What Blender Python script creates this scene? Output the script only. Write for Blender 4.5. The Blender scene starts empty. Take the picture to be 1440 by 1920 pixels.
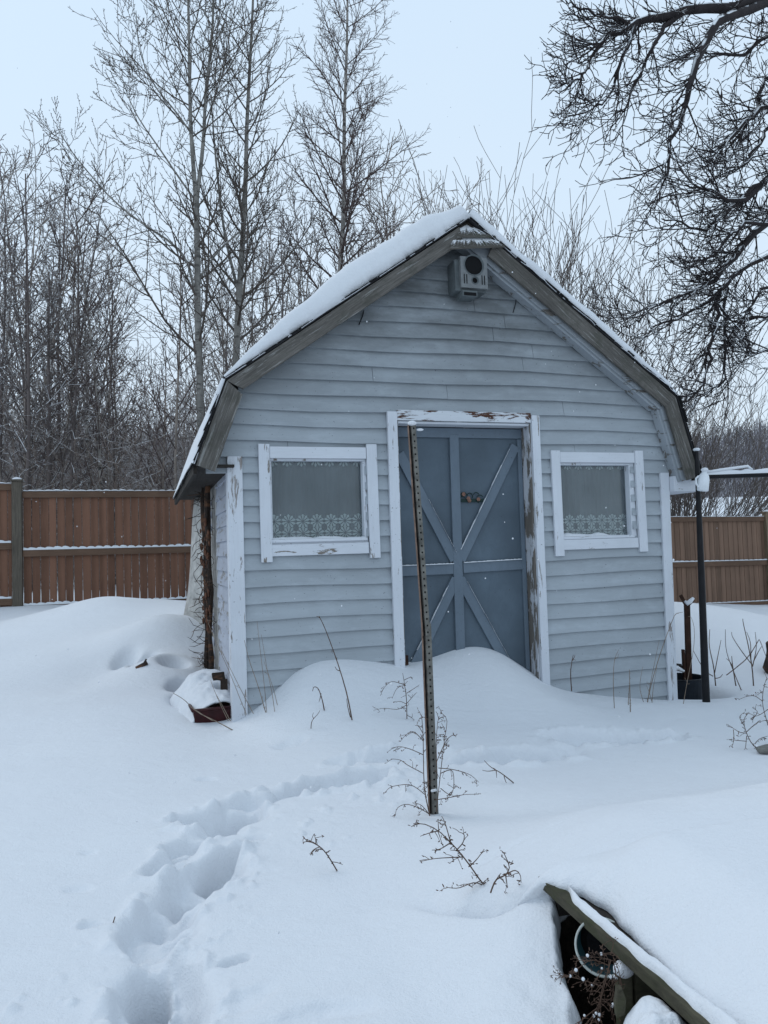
import bpy, math, random
import numpy as np
from mathutils import Vector, Matrix
PI = math.pi
SC = bpy.context.scene
COL = SC.collection

# ------------------------------------------------------------------ camera
F = 1440.0; PT = math.atan(70/1440); RO = .031; CZ = 1.15
CAM = np.array([0, 0, CZ])
_f = np.array([0, math.cos(PT), math.sin(PT)]); _r = np.array([1., 0, 0]); _u = np.array([0, -math.sin(PT), math.cos(PT)])
CR = _r*math.cos(RO)-_u*math.sin(RO); CU = _r*math.sin(RO)+_u*math.cos(RO)
def ray(x, y): return _f+CR*(x-720)/F-CU*(y-960)/F
def atD(x, y, D): q = ray(x, y); return CAM+q*(D/q[1])
def atZ(x, y, z): q = ray(x, y); return CAM+q*((z-CZ)/q[2])
YAW = math.radians(17.5)
UD = np.array([math.cos(YAW), math.sin(YAW), 0]); VD = np.array([-math.sin(YAW), math.cos(YAW), 0])
O = atD(447, 1338, 5.3); O[2] = 0
def fr(x, y, v=0):
    q = ray(x, y); t = (v+(O-CAM)@VD)/(q@VD); p = CAM+q*t
    return float((p-O)@UD), float(p[2])
def W(u, v, z=0): return O+UD*u+VD*v+np.array([0, 0, z])

cd = bpy.data.cameras.new('camera'); cam = bpy.data.objects.new('camera', cd); COL.objects.link(cam)
cam.matrix_world = Matrix(((CR[0], CU[0], -_f[0], 0), (CR[1], CU[1], -_f[1], 0), (CR[2], CU[2], -_f[2], CZ), (0, 0, 0, 1)))
cd.sensor_fit = 'VERTICAL'; cd.sensor_height = 24; cd.lens = 24*F/1920; cd.clip_end = 2000; cd.clip_start = .05
SC.camera = cam

# ------------------------------------------------------------------ numpy noise
def _h(ix, iy, s):
    n = (ix*374761393+iy*668265263+s*974711) & 0x7fffffff
    n = ((n ^ (n >> 13))*1274126177) & 0x7fffffff
    return ((n ^ (n >> 16)) & 0xffff)/65535.0
def vn(x, y, s=0):
    x = np.asarray(x, float); y = np.asarray(y, float)
    ix = np.floor(x).astype(np.int64); iy = np.floor(y).astype(np.int64)
    fx = x-ix; fy = y-iy; fx = fx*fx*(3-2*fx); fy = fy*fy*(3-2*fy)
    a = _h(ix, iy, s); b = _h(ix+1, iy, s); c = _h(ix, iy+1, s); d = _h(ix+1, iy+1, s)
    return (a+(b-a)*fx)*(1-fy)+(c+(d-c)*fx)*fy-.5
def fbm(x, y, s=0, o=4):
    r = 0; a = 1
    for i in range(o):
        r = r+vn(np.asarray(x)*2**i, np.asarray(y)*2**i, s+i*17)*a; a *= .5
    return r
def sstep(x, a, b):
    t = np.clip((x-a)/(b-a), 0, 1); return t*t*(3-2*t)

# ------------------------------------------------------------------ mesh helpers
class MB:
    def __init__(s): s.v = []; s.f = []; s.m = []
    def add(s, vs, fs, mi=0):
        n = len(s.v); s.v += [tuple(map(float, p)) for p in vs]; s.f += [tuple(i+n for i in f) for f in fs]; s.m += [mi]*len(fs)
    def hexa(s, p, mi=0):  # 8 corners: bottom 4 ccw, top 4 ccw
        s.add(p, [(3, 2, 1, 0), (4, 5, 6, 7), (0, 1, 5, 4), (1, 2, 6, 5), (2, 3, 7, 6), (3, 0, 4, 7)], mi)
    def box(s, a, b, mi=0):
        x0, y0, z0 = a; x1, y1, z1 = b
        s.hexa([(x0, y0, z0), (x1, y0, z0), (x1, y1, z0), (x0, y1, z0), (x0, y0, z1), (x1, y0, z1), (x1, y1, z1), (x0, y1, z1)], mi)
    def bar(s, p, q, w, t, up=(0, 0, 1), mi=0):  # beam from p to q, width w along side axis, thickness t along the other
        p = Vector(p); q = Vector(q); d = (q-p).normalized(); a = d.cross(Vector(up)).normalized()*w/2; b = a.normalized().cross(d).normalized()*t/2
        s.hexa([p-a-b, p+a-b, p+a+b, p-a+b, q-a-b, q+a-b, q+a+b, q-a+b], mi)
    def prism(s, poly, v0, v1, mi=0):  # poly in (u,z), extruded along v
        n = len(poly); vs = [(u, v0, z) for u, z in poly]+[(u, v1, z) for u, z in poly]
        s.add(vs, [tuple(range(n)), tuple(range(2*n-1, n-1, -1))]+[(i, i+n, (i+1) % n+n, (i+1) % n) for i in range(n)], mi)
    def lathe(s, prof, n=24, M=None, mi=0, cap=True):
        vs = []; fs = []
        for r, z in prof:
            for k in range(n):
                a = 2*PI*k/n; p = Vector((r*math.cos(a), r*math.sin(a), z)); vs.append(M@p if M else p)
        for i in range(len(prof)-1):
            for k in range(n):
                k2 = (k+1) % n; fs.append((i*n+k, i*n+k2, (i+1)*n+k2, (i+1)*n+k))
        if cap: fs += [tuple(range(n-1, -1, -1)), tuple((len(prof)-1)*n+k for k in range(n))]
        s.add(vs, fs, mi)
    def ball(s, c, r, mi=0, sq=(1, 1, 1)):
        M = Matrix.Translation(Vector(c))@Matrix.Diagonal((r*sq[0], r*sq[1], r*sq[2], 1))
        s.lathe([(math.sin(t)+1e-3, -math.cos(t)) for t in [PI*i/5 for i in range(6)]], 8, M, mi, False)
    def tube(s, pts, rad, n=6, mi=0):
        P = [Vector(p) for p in pts]; rs = rad if hasattr(rad, '__len__') else [rad]*len(P)
        vs = []; fs = []
        for i, p in enumerate(P):
            t = (P[min(i+1, len(P)-1)]-P[max(i-1, 0)]).normalized()
            a = t.cross(Vector((.31, .87, .21))).normalized(); b = t.cross(a)
            for k in range(n):
                an = 2*PI*k/n; vs.append(p+(a*math.cos(an)+b*math.sin(an))*rs[i])
        for i in range(len(P)-1):
            for k in range(n): fs.append((i*n+k, i*n+(k+1) % n, (i+1)*n+(k+1) % n, (i+1)*n+k))
        fs += [tuple(range(n-1, -1, -1)), tuple((len(P)-1)*n+k for k in range(n))]
        s.add(vs, fs, mi)
    def build(s, name, mats, parent=None, smooth=False, bevel=0):
        me = bpy.data.meshes.new(name); me.from_pydata(s.v, [], s.f); me.update()
        mats = mats if isinstance(mats, (list, tuple)) else [mats]
        for m in mats: me.materials.append(m)
        if len(mats) > 1: me.polygons.foreach_set('material_index', s.m)
        if smooth: me.polygons.foreach_set('use_smooth', [True]*len(me.polygons))
        o = bpy.data.objects.new(name, me); COL.objects.link(o)
        if parent: o.parent = parent
        if bevel:
            b = o.modifiers.new('bevel', 'BEVEL'); b.width = bevel; b.segments = 2; b.limit_method = 'ANGLE'; b.angle_limit = math.radians(40)
        return o
def tag(o, label=None, cat=None, group=None, kind=None):
    if label: o['label'] = label
    if cat: o['category'] = cat
    if group: o['group'] = group
    if kind: o['kind'] = kind
    return o
def empty(name, loc=(0, 0, 0), rz=0, **k):
    o = bpy.data.objects.new(name, None); COL.objects.link(o); o.location = loc; o.rotation_euler = (0, 0, rz); o.empty_display_size = .1
    return tag(o, **k)
def copy_tree(o, parent=None):
    c = o.copy(); COL.objects.link(c)
    if parent: c.parent = parent
    for ch in list(o.children): copy_tree(ch, c)
    return c
def grid_mesh(name, P, mat, parent=None, mats=None, attr=None, keep=None, smooth=True):
    n, m = P.shape[:2]
    idx = np.arange(n*m).reshape(n, m)
    q = np.stack([idx[:-1, :-1], idx[:-1, 1:], idx[1:, 1:], idx[1:, :-1]], -1).reshape(-1, 4)
    if keep is not None: q = q[keep.reshape(-1)]
    me = bpy.data.meshes.new(name)
    me.vertices.add(n*m); me.vertices.foreach_set('co', P.reshape(-1).astype(np.float32))
    me.loops.add(q.size); me.loops.foreach_set('vertex_index', q.reshape(-1).astype(np.int32))
    me.polygons.add(len(q)); me.polygons.foreach_set('loop_start', np.arange(0, q.size, 4, dtype=np.int32)); me.polygons.foreach_set('loop_total', np.full(len(q), 4, np.int32))
    if attr is not None:
        for k, a in attr.items():
            at = me.attributes.new(k, 'FLOAT', 'POINT'); at.data.foreach_set('value', a.reshape(-1).astype(np.float32))
    me.update(calc_edges=True); me.validate()
    if smooth: me.polygons.foreach_set('use_smooth', [True]*len(me.polygons))
    me.materials.append(mat)
    o = bpy.data.objects.new(name, me); COL.objects.link(o)
    if parent: o.parent = parent
    return o
def tubes(name, paths, mat, parent=None, sides=4):
    """paths: list of (pts (n,3), radii (n,)) -> one mesh"""
    by = {}
    for p, r in paths: by.setdefault(len(p), []).append((p, r))
    V = []; Q = []; off = 0
    for n, L in by.items():
        P = np.array([a for a, b in L], float); R = np.array([b for a, b in L], float); m = len(L)
        T = np.empty_like(P); T[:, 1:-1] = P[:, 2:]-P[:, :-2]; T[:, 0] = P[:, 1]-P[:, 0]; T[:, -1] = P[:, -1]-P[:, -2]
        T /= np.linalg.norm(T, axis=2, keepdims=True)+1e-9
        A = np.cross(T, np.array([.31, .87, .21])); A /= np.linalg.norm(A, axis=2, keepdims=True)+1e-9
        B = np.cross(T, A); k = 3 if n <= 5 and sides > 3 else sides
        an = np.arange(k)*2*PI/k
        ring = P[:, :, None]+(A[:, :, None]*np.cos(an)[:, None]+B[:, :, None]*np.sin(an)[:, None])*R[:, :, None, None]
        V.append(ring.reshape(-1, 3))
        idx = off+np.arange(m*n*k).reshape(m, n, k); i2 = np.roll(idx, -1, 2)
        q = np.stack([idx[:, :-1], i2[:, :-1], i2[:, 1:], idx[:, 1:]], -1).reshape(-1, 4); Q.append(q); off += m*n*k
    V = np.concatenate(V); Q = np.concatenate(Q)
    me = bpy.data.meshes.new(name); me.vertices.add(len(V)); me.vertices.foreach_set('co', V.reshape(-1).astype(np.float32))
    me.loops.add(Q.size); me.loops.foreach_set('vertex_index', Q.reshape(-1).astype(np.int32))
    me.polygons.add(len(Q)); me.polygons.foreach_set('loop_start', np.arange(0, Q.size, 4, dtype=np.int32)); me.polygons.foreach_set('loop_total', np.full(len(Q), 4, np.int32))
    me.update(calc_edges=True)
    me.polygons.foreach_set('use_smooth', [True]*len(me.polygons)); me.materials.append(mat)
    o = bpy.data.objects.new(name, me); COL.objects.link(o)
    if parent: o.parent = parent
    return o

# ------------------------------------------------------------------ materials
class NT:
    def __init__(s, name):
        s.m = bpy.data.materials.new(name); s.m.use_nodes = True; s.t = s.m.node_tree; s.n = s.t.nodes
        s.b = s.n['Principled BSDF']; s.b.inputs['Specular IOR Level'].default_value = .25
        s.co = s.n.new('ShaderNodeTexCoord').outputs['Object']
    def l(s, a, b): s.t.links.new(a, b)
    def map(s, sc, loc=(0, 0, 0), rot=(0, 0, 0)):
        n = s.n.new('ShaderNodeMapping'); n.inputs['Scale'].default_value = sc; n.inputs['Location'].default_value = loc; n.inputs['Rotation'].default_value = rot
        s.l(s.co, n.inputs['Vector']); return n.outputs[0]
    def noise(s, scale, vec=None, det=4, rough=.55, dist=0):
        n = s.n.new('ShaderNodeTexNoise'); n.inputs['Scale'].default_value = scale; n.inputs['Detail'].default_value = det; n.inputs['Roughness'].default_value = rough; n.inputs['Distortion'].default_value = dist
        s.l(vec or s.co, n.inputs['Vector']); return n.outputs['Fac']
    def ramp(s, fac, stops):
        n = s.n.new('ShaderNodeValToRGB'); e = n.color_ramp.elements
        while len(e) < len(stops): e.new(.5)
        for i, (p, c) in enumerate(stops):
            e[i].position = p; e[i].color = (c, c, c, 1) if not hasattr(c, '__len__') else (*c, 1)
        s.l(fac, n.inputs['Fac']); return n.outputs['Color']
    def mix(s, fac, a, b, mode='MIX'):
        n = s.n.new('ShaderNodeMix'); n.data_type = 'RGBA'; n.blend_type = mode
        for v, i in ((fac, 0), (a, 6), (b, 7)):
            if hasattr(v, 'links') or hasattr(v, 'is_linked'): s.l(v, n.inputs[i])
            else: n.inputs[i].default_value = v if i == 0 else (*v, 1)
        return n.outputs[2]
    def math(s, op, a, b=0, clamp=False):
        n = s.n.new('ShaderNodeMath'); n.operation = op; n.use_clamp = clamp
        for v, i in ((a, 0), (b, 1)):
            if hasattr(v, 'is_linked'): s.l(v, n.inputs[i])
            else: n.inputs[i].default_value = v
        return n.outputs[0]
    def xyz(s, src=None):
        n = s.n.new('ShaderNodeSeparateXYZ'); s.l(src or s.co, n.inputs[0]); return n.outputs
    def bump(s, h, st=.3, d=.01):
        n = s.n.new('ShaderNodeBump'); n.inputs['Strength'].default_value = st; n.inputs['Distance'].default_value = d
        s.l(h, n.inputs['Height']); s.l(n.outputs[0], s.b.inputs['Normal'])
    def fin(s, col, rough=.7, metal=0):
        if hasattr(col, 'is_linked'): s.l(col, s.b.inputs['Base Color'])
        else: s.b.inputs['Base Color'].default_value = (*col, 1)
        s.b.inputs['Roughness'].default_value = rough; s.b.inputs['Metallic'].default_value = metal
        return s.m
def m_snow(name, bs=1.0, bare=False):
    k = NT(name)
    big = k.noise(.8, det=3); c = k.ramp(big, [(.3, (.695, .715, .75)), (.7, (.74, .76, .79))])
    if bare:
        a = k.n.new('ShaderNodeAttribute'); a.attribute_name = 'bare'
        soil = k.ramp(k.noise(40, det=5), [(.3, (.008, .007, .006)), (.7, (.035, .028, .022))])
        nz = k.math('ADD', a.outputs['Fac'], k.math('MULTIPLY', k.math('SUBTRACT', k.noise(22, det=5), .5), .5))
        c = k.mix(k.ramp(nz, [(.45, 0), (.55, 1)]), c, soil)
    cr = k.ramp(k.noise(3.5, k.map((1, 1.8, 1)), 6, .7, .6), [(.42, 0), (.6, 1)])
    h = k.math('ADD', k.math('MULTIPLY', k.noise(14, det=6, rough=.65), .7), k.math('MULTIPLY', k.noise(150, det=3), .28))
    h = k.math('ADD', h, k.math('MULTIPLY', cr, .22))
    k.bump(h, .5*bs, .02)
    k.b.inputs['Specular IOR Level'].default_value = .15
    return k.fin(c, .75)
def m_paint(name, base, wood=(.12, .1, .085), peel=.0, axis='u', dirt=.5, flecks=True, rough=.55, top_dirt_shade=0, var=.06):
    k = NT(name)
    st = {'u': (1, 8, 14), 'z': (14, 8, 1), 'v': (14, 1, 14)}[axis]
    g = k.noise(6, k.map(st), 5, .65)
    if name.startswith('slate'): g = k.noise(9, k.map((1.6, 1, 1)), 7, .75, 1.5)
    big = k.noise(1.7, det=4)
    d = [c*(1-dirt*.35) for c in base]
    c = k.mix(k.ramp(big, [(.35, 0), (.7, 1)]), d, base)
    c = k.mix(k.ramp(g, [(.3, var*4), (.55, 0)]), c, [x*.72 for x in base])
    if top_dirt_shade:
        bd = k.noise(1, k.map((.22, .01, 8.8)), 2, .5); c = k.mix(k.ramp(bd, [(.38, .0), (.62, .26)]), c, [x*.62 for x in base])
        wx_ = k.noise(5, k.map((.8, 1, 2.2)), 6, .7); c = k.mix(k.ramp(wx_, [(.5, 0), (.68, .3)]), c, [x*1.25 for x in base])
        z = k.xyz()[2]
        t = k.math('MULTIPLY', k.math('SUBTRACT', z, top_dirt_shade), .8, True)  # mildew and the shade of the overhang painted in together, darker upwards
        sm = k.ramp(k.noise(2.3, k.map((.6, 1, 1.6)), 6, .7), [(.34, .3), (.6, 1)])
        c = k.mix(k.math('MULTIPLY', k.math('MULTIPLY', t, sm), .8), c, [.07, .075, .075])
    hgt = g
    if peel:
        pn = k.noise(3.2, k.map({'u': (1, 3, 5), 'z': (6, 4, 1), 'v': (5, 1, 5)}[axis]), 8, .72, .4)
        pm = k.ramp(pn, [(1-peel-.015, 0), (1-peel+.01, 1)])
        wd = k.mix(g, [x*.5 for x in wood], [x*1.9 for x in wood])
        c = k.mix(pm, c, wd); hgt = k.math('SUBTRACT', g, k.math('MULTIPLY', pm, 1.5))
    if flecks:
        fl = k.noise(62, k.map((1, 1, 1.3)), 2, .5); c = k.mix(k.ramp(fl, [(.715, 0), (.74, .6)]), c, [.04, .035, .03])
    k.bump(hgt, .35, .004)
    return k.fin(c, rough)
def m_wood(name, base, axis='u', moss=None, rough=.85, contrast=.5, pale=0, scale=1, rot=0, vary=0):
    k = NT(name)
    st = {'u': (1, 10, 16), 'z': (16, 10, 1), 'v': (14, 1, 14), 'd': (3, 3, 10)}[axis]
    mv = k.map(st)
    if rot:
        n0 = k.n.new('ShaderNodeVectorRotate'); n0.rotation_type = 'Y_AXIS'; n0.inputs['Angle'].default_value = rot; k.l(k.co, n0.inputs['Vector'])
        n1 = k.n.new('ShaderNodeMapping'); n1.inputs['Scale'].default_value = (1, 10, 18); k.l(n0.outputs[0], n1.inputs['Vector']); mv = n1.outputs[0]
    g = k.noise(5*scale, mv, 6, .7, .3)
    c = k.mix(k.ramp(g, [(.25, 0), (.75, 1)]), [x*(1-contrast) for x in base], [x*(1+contrast) for x in base])
    b2 = k.noise(2.2, det=4)
    c = k.mix(k.ramp(b2, [(.35, .45), (.6, 0)]), c, [x*.55 for x in base])
    if vary:
        c = k.mix(k.ramp(k.noise(vary, k.map((1, .02, .01)), 1, .3), [(.35, 0), (.65, .8)]), c, [x*1.7 for x in base])
    if moss: c = k.mix(k.ramp(k.noise(7, det=6, rough=.7), [(.5, 0), (.66, .8)]), c, moss)
    if pale: c = k.mix(k.ramp(k.noise(4, mv, 6, .75), [(.57, 0), (.63, pale)]), c, (.38, .38, .37))
    k.bump(g, .5, .005)
    return k.fin(c, rough)
def m_bark(name, base, snow=.0, alt=None, sc=9, snowz=.45):
    k = NT(name); g = k.noise(sc, k.map((1, 1, .35)), 4, .65)
    c = k.ramp(g, [(.3, [x*.65 for x in base]), (.7, [x*1.4 for x in base])])
    if alt: c = k.mix(k.ramp(k.noise(3.1, k.map((1, 1, 3)), 5, .7), [(.52, 0), (.6, 1)]), c, alt)
    if snow:
        ge = k.n.new('ShaderNodeNewGeometry'); z = k.xyz(ge.outputs['Normal'])[2]
        f = k.math('MULTIPLY', k.ramp(z, [(snowz, 0), (snowz+.15, 1)]), k.ramp(k.noise(5, det=3), [(.62-snow*.4, 0), (.67-snow*.4, 1)]))
        c = k.mix(f, c, (.8, .83, .86))
    return k.fin(c, .85)
def m_plain(name, base, rough=.6, metal=0, var=.25, sc=12, bump=.1):
    k = NT(name); g = k.noise(sc, det=5, rough=.65)
    c = k.ramp(g, [(.3, [x*(1-var) for x in base]), (.7, [min(1, x*(1+var)) for x in base])])
    k.bump(g, bump, .004); return k.fin(c, rough, metal)

M = {}
M['snow'] = m_snow('snow')
M['ground_snow'] = m_snow('ground_snow', bare=True)
M['siding'] = m_paint('blue_grey_siding', (.40, .44, .475), top_dirt_shade=1.9, dirt=.4, wood=(.16, .15, .14), peel=.0, axis='u', var=.05)
M['side_siding'] = m_paint('pale_side_siding', (.46, .49, .56), axis='v', dirt=.6, flecks=True, peel=.42, wood=(.2, .19, .18))
M['trim'] = m_paint('white_trim_upright', (.66, .69, .74), peel=.375, axis='z', dirt=.35, wood=(.16, .14, .12))
M['trim_h'] = m_paint('white_trim_level', (.66, .69, .74), peel=.36, axis='u', dirt=.35, wood=(.16, .14, .12))
M['lintel'] = m_paint('peeling_lintel_paint', (.64, .67, .71), peel=.47, axis='u', dirt=.3, wood=(.06, .025, .015))
M['jamb'] = m_paint('badly_peeled_jamb', (.58, .6, .64), peel=.52, axis='z', dirt=.5, wood=(.13, .115, .1))
M['corner'] = m_paint('corner_board_paint', (.66, .69, .74), peel=.40, axis='z', dirt=.35, wood=(.22, .2, .19))
M['frieze'] = m_paint('grey_frieze_paint', (.36, .39, .42), peel=.42, axis='u', dirt=.7, wood=(.12, .11, .1))
M['door'] = m_paint('slate_blue_door', (.112, .150, .188), axis='z', dirt=1.2, var=.16, flecks=True, peel=.0)
M['door_b'] = m_paint('slate_blue_batten', (.145, .185, .228), axis='z', dirt=.5, var=.12)
M['rake'] = m_wood('weathered_hood_wood', (.085, .078, .068), 'u', moss=(.05, .055, .035), pale=.35)
for _n, _a in (('rake1', .62), ('rake2', 1.2), ('rake3', -.67), ('rake4', -1.25)):
    M[_n] = m_wood('weathered_rake_wood', (.118, .110, .10), 'u', moss=(.07, .07, .058), pale=.5, rot=_a, contrast=.6)
M['shingle'] = m_bark('black_shingle', (.018, .018, .02), snow=1.0, sc=30, snowz=-.2)
M['shingle_e'] = m_plain('black_shingle_edge', (.012, .012, .013), .9)
M['soffit'] = m_wood('dark_soffit_wood', (.035, .03, .026), 'v')
M['fence'] = m_wood('red_brown_fence_boards', (.145, .074, .048), 'z', contrast=.35, vary=9)
M['fence_r'] = m_wood('tan_brown_fence_boards', (.16, .10, .07), 'z', contrast=.3, vary=9)
M['rail'] = m_wood('fence_rail_wood', (.15, .092, .062), 'u', contrast=.3)
M['fpost'] = m_wood('grey_green_post', (.115, .098, .078), 'z')
M['fpost_r'] = m_wood('tan_post', (.2, .155, .105), 'z')
M['black'] = m_plain('black_pipe', (.012, .012, .014), .45, .3)
M['rust'] = m_plain('rusty_iron', (.045, .022, .015), .85, .2, .5, 20, .4)
M['steel'] = m_plain('corroded_galvanised_steel', (.16, .155, .14), .6, .5, .45, 28, .3)
M['steel_d'] = m_plain('rusty_flange', (.19, .13, .1), .75, .3, .5, 22, .3)
M['dark'] = m_plain('dark_hollow', (.006, .006, .007), .9)
M['speaker'] = m_plain('grey_plastic_housing', (.17, .18, .185), .5, 0, .2, 30)
M['speaker_d'] = m_plain('weathered_cabinet', (.10, .115, .12), .7, 0, .3, 10)
M['red'] = m_plain('dark_red_plastic', (.035, .005, .006), .35, 0, .4, 18)
M['teal'] = m_plain('teal_bucket_plastic', (.015, .05, .06), .5)
M['rimw'] = m_plain('pale_rim', (.5, .53, .5), .5)
M['weed'] = m_bark('dry_weed_stem', (.10, .062, .045), sc=30)
M['weedp'] = m_bark('pale_dry_stem', (.22, .17, .13), sc=30)
M['beam'] = m_wood('mossy_old_beam', (.066, .06, .04), 'd', moss=(.04, .045, .02), contrast=.6)
M['jug'] = m_plain('white_plastic_jug', (.72, .75, .78), .4, 0, .1)
M['green_iron'] = m_plain('dark_green_iron', (.012, .03, .028), .6)
M['rose'] = m_plain('faded_pink_paint', (.22, .12, .09), .7, 0, .4, 60)
M['cloth'] = m_plain('sheer_curtain', (.10, .12, .135), .9, 0, .15, 3)
M['lace'] = m_plain('white_lace', (.62, .68, .68), .9, 0, .1)
M['wallin'] = m_plain('interior_boards', (.05, .05, .05), .9)
M['stucco'] = m_plain('peeling_whitewash', (.42, .41, .39), .9, 0, .35, 9, .6)
M['vine'] = m_bark('shaggy_vine_bark', (.035, .025, .02), sc=25, alt=(.14, .07, .04))
M['log'] = m_wood('grey_driftwood', (.2, .2, .185), 'u', contrast=.6)
def glass():
    k = NT('sky_veiled_glass'); n = k.n; out = n['Material Output']
    fr_ = n.new('ShaderNodeFresnel'); fr_.inputs['IOR'].default_value = 1.45
    gl = n.new('ShaderNodeBsdfGlossy'); gl.inputs['Roughness'].default_value = .04; gl.inputs['Color'].default_value = (.9, .95, 1, 1)
    tr = n.new('ShaderNodeBsdfTransparent'); tr.inputs['Color'].default_value = (.9, .93, .93, 1)
    di = n.new('ShaderNodeBsdfDiffuse'); di.inputs['Color'].default_value = (.5, .55, .58, 1)
    m1 = n.new('ShaderNodeMixShader'); m2 = n.new('ShaderNodeMixShader')
    du = k.ramp(k.noise(3, det=6, rough=.7), [(.3, .04), (.72, .15)])  # uneven grey film painted in for sky reflected on the pane
    k.l(du, m1.inputs[0]); k.l(tr.outputs[0], m1.inputs[1]); k.l(di.outputs[0], m1.inputs[2])
    k.l(fr_.outputs[0], m2.inputs[0]); k.l(m1.outputs[0], m2.inputs[1]); k.l(gl.outputs[0], m2.inputs[2])
    k.l(m2.outputs[0], out.inputs['Surface']); return k.m
M['glass'] = glass()
M['bark_dark'] = m_bark('dark_sapling_bark', (.12, .10, .095), snow=.40)
M['bark_mid'] = m_bark('brown_grey_sapling_bark', (.25, .215, .19), snow=.42)
M['bark_brush'] = m_bark('brown_brush_bark', (.19, .145, .12), snow=.5)
M['bark_poplar'] = m_bark('poplar_bark', (.21, .20, .185), snow=.15, alt=(.10, .095, .088))
M['bark_poplar_t'] = m_bark('poplar_twig_bark', (.095, .08, .07), snow=.14)
M['bark_birch'] = m_bark('birch_bark', (.28, .26, .24), alt=(.07, .065, .06), snow=.1)
M['bark_birch_t'] = m_bark('birch_twig_bark', (.09, .066, .062))
M['bark_over'] = m_bark('overhanging_tree_bark', (.028, .023, .024), snow=.36, snowz=.35)
M['bark_shrub'] = m_bark('shrub_bark', (.14, .12, .11), snow=.15)
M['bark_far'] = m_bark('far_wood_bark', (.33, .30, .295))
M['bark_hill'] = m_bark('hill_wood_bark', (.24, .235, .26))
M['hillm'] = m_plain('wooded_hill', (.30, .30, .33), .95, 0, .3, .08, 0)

# ------------------------------------------------------------------ ground
CP = []
def cp(x, y, D): p = atD(x, y, D); CP.append(tuple(p))
def cz(X, Y, z): CP.append((X, Y, z))
def cw(u, v, z): p = W(u, v, z); CP.append(tuple(p))
for a in [(35, 1140, 10), (0, 1162, 9.4), (120, 1140, 10.2), (210, 1121, 8.8), (275, 1128, 8.9), (150, 1130, 8.8), (320, 1165, 7.9), (335, 1137, 8.3), (352, 1200, 7.2), (150, 1128, 9.0),
          (210, 1180, 7.9), (120, 1180, 7.9), (210, 1265, 6.6), (100, 1255, 6.7), (0, 1250, 6.8), (0, 1400, 4.7), (150, 1400, 4.6), (300, 1400, 4.6),
          (330, 1300, 5.75), (300, 1225, 7.0), (260, 1330, 5.45), (300, 1295, 6.0),
          (1324, 1311, 6.3), (1440, 1300, 6.4), (1300, 1292, 7.0), (1300, 1143, 8.5), (1380, 1148, 8.6), (1440, 1168, 8.4), (1260, 1138, 8.5), (1500, 1200, 8.2), (1350, 1215, 7.8), (1350, 1292, 6.95), (1430, 1285, 7.0), (1300, 1132, 9.6), (1400, 1150, 9.8),
          (1440, 1390, 4.7), (1250, 1380, 4.8), (1100, 1420, 4.35)]: cp(*a)
for a in [(0, 0, -.02), (-1, 1, 0), (1.8, .8, 0), (0, 2, 0), (-1, 2, 0), (0, 3, .0), (-1.5, 3, .02), (-.9, 4, 0), (.3, 4, 0), (1.2, 3.9, -.03), (2.6, 3.6, .02), (0, -3, 0), (-5, 2, .0), (6, 2, 0),
          (-12, 0, 0), (12, 0, 0), (-12, 12, .6), (12, 12, -.3), (-12, 24, .6), (12, 24, 0), (0, -12, 0), (-4, 16, .5), (2, 16, .2), (7, 16, -.1), (-6, 6.5, .25), (6, 7, -.1), (0, 12, .3), (5, 12, .1)]: cz(*a)
for a in [(-.02, -.1, .03), (.12, -.03, .06), (.22, -.03, .13), (.3, -.03, .27), (.40, -.03, .34), (.8, -.03, .36), (1.12, -.03, .34), (1.25, .05, .27), (1.65, .1, .37), (2.0, .1, .35), (2.18, .08, .2), (2.32, -.05, .06), (2.55, -.05, 0),
          (2.85, -.05, -.05), (3.2, -.05, -.11), (3.5, -.05, -.14), (.5, -.4, .16), (.9, -.4, .2), (1.3, -.4, .12), (1.8, -.4, .2), (2.3, -.4, .02), (.1, -.6, .0), (.6, -.9, .04), (1.5, -.9, .03), (2.6, -.8, -.06), (3.5, -.8, -.12),
          (-.12, .5, .02), (-.12, 1.2, .08), (-.1, 2, .25), (-.12, 2.9, .58), (-.45, 2.4, .60), (-.5, 1.6, .36), (-.45, 1.0, .18), (3.7, .8, -.22), (3.8, 2, .0), (1.7, 1.5, 0), (1.7, 3, .1), (.3, 1.5, .0)]: cw(*a)
CP = np.array(CP); c2 = .35**2
_K = np.sqrt(((CP[:, None, :2]-CP[None, :, :2])**2).sum(-1)+c2)
_w = np.linalg.solve(_K+np.eye(len(CP))*-.02, CP[:, 2]-CP[:, 2].mean())
def base_h(X, Y):
    r = np.zeros(X.shape)
    for (a, b, _), w in zip(CP, _w): r += w*np.sqrt((X-a)**2+(Y-b)**2+c2)
    r += CP[:, 2].mean()
    far = sstep(np.hypot(X, Y-6), 12, 26)
    r = r*(1-far)+.15*far
    ys = np.where(Y > 17, Y-17, 0)
    r = r+np.where(Y < 130, .071*ys, .071*113)
    return r
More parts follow.
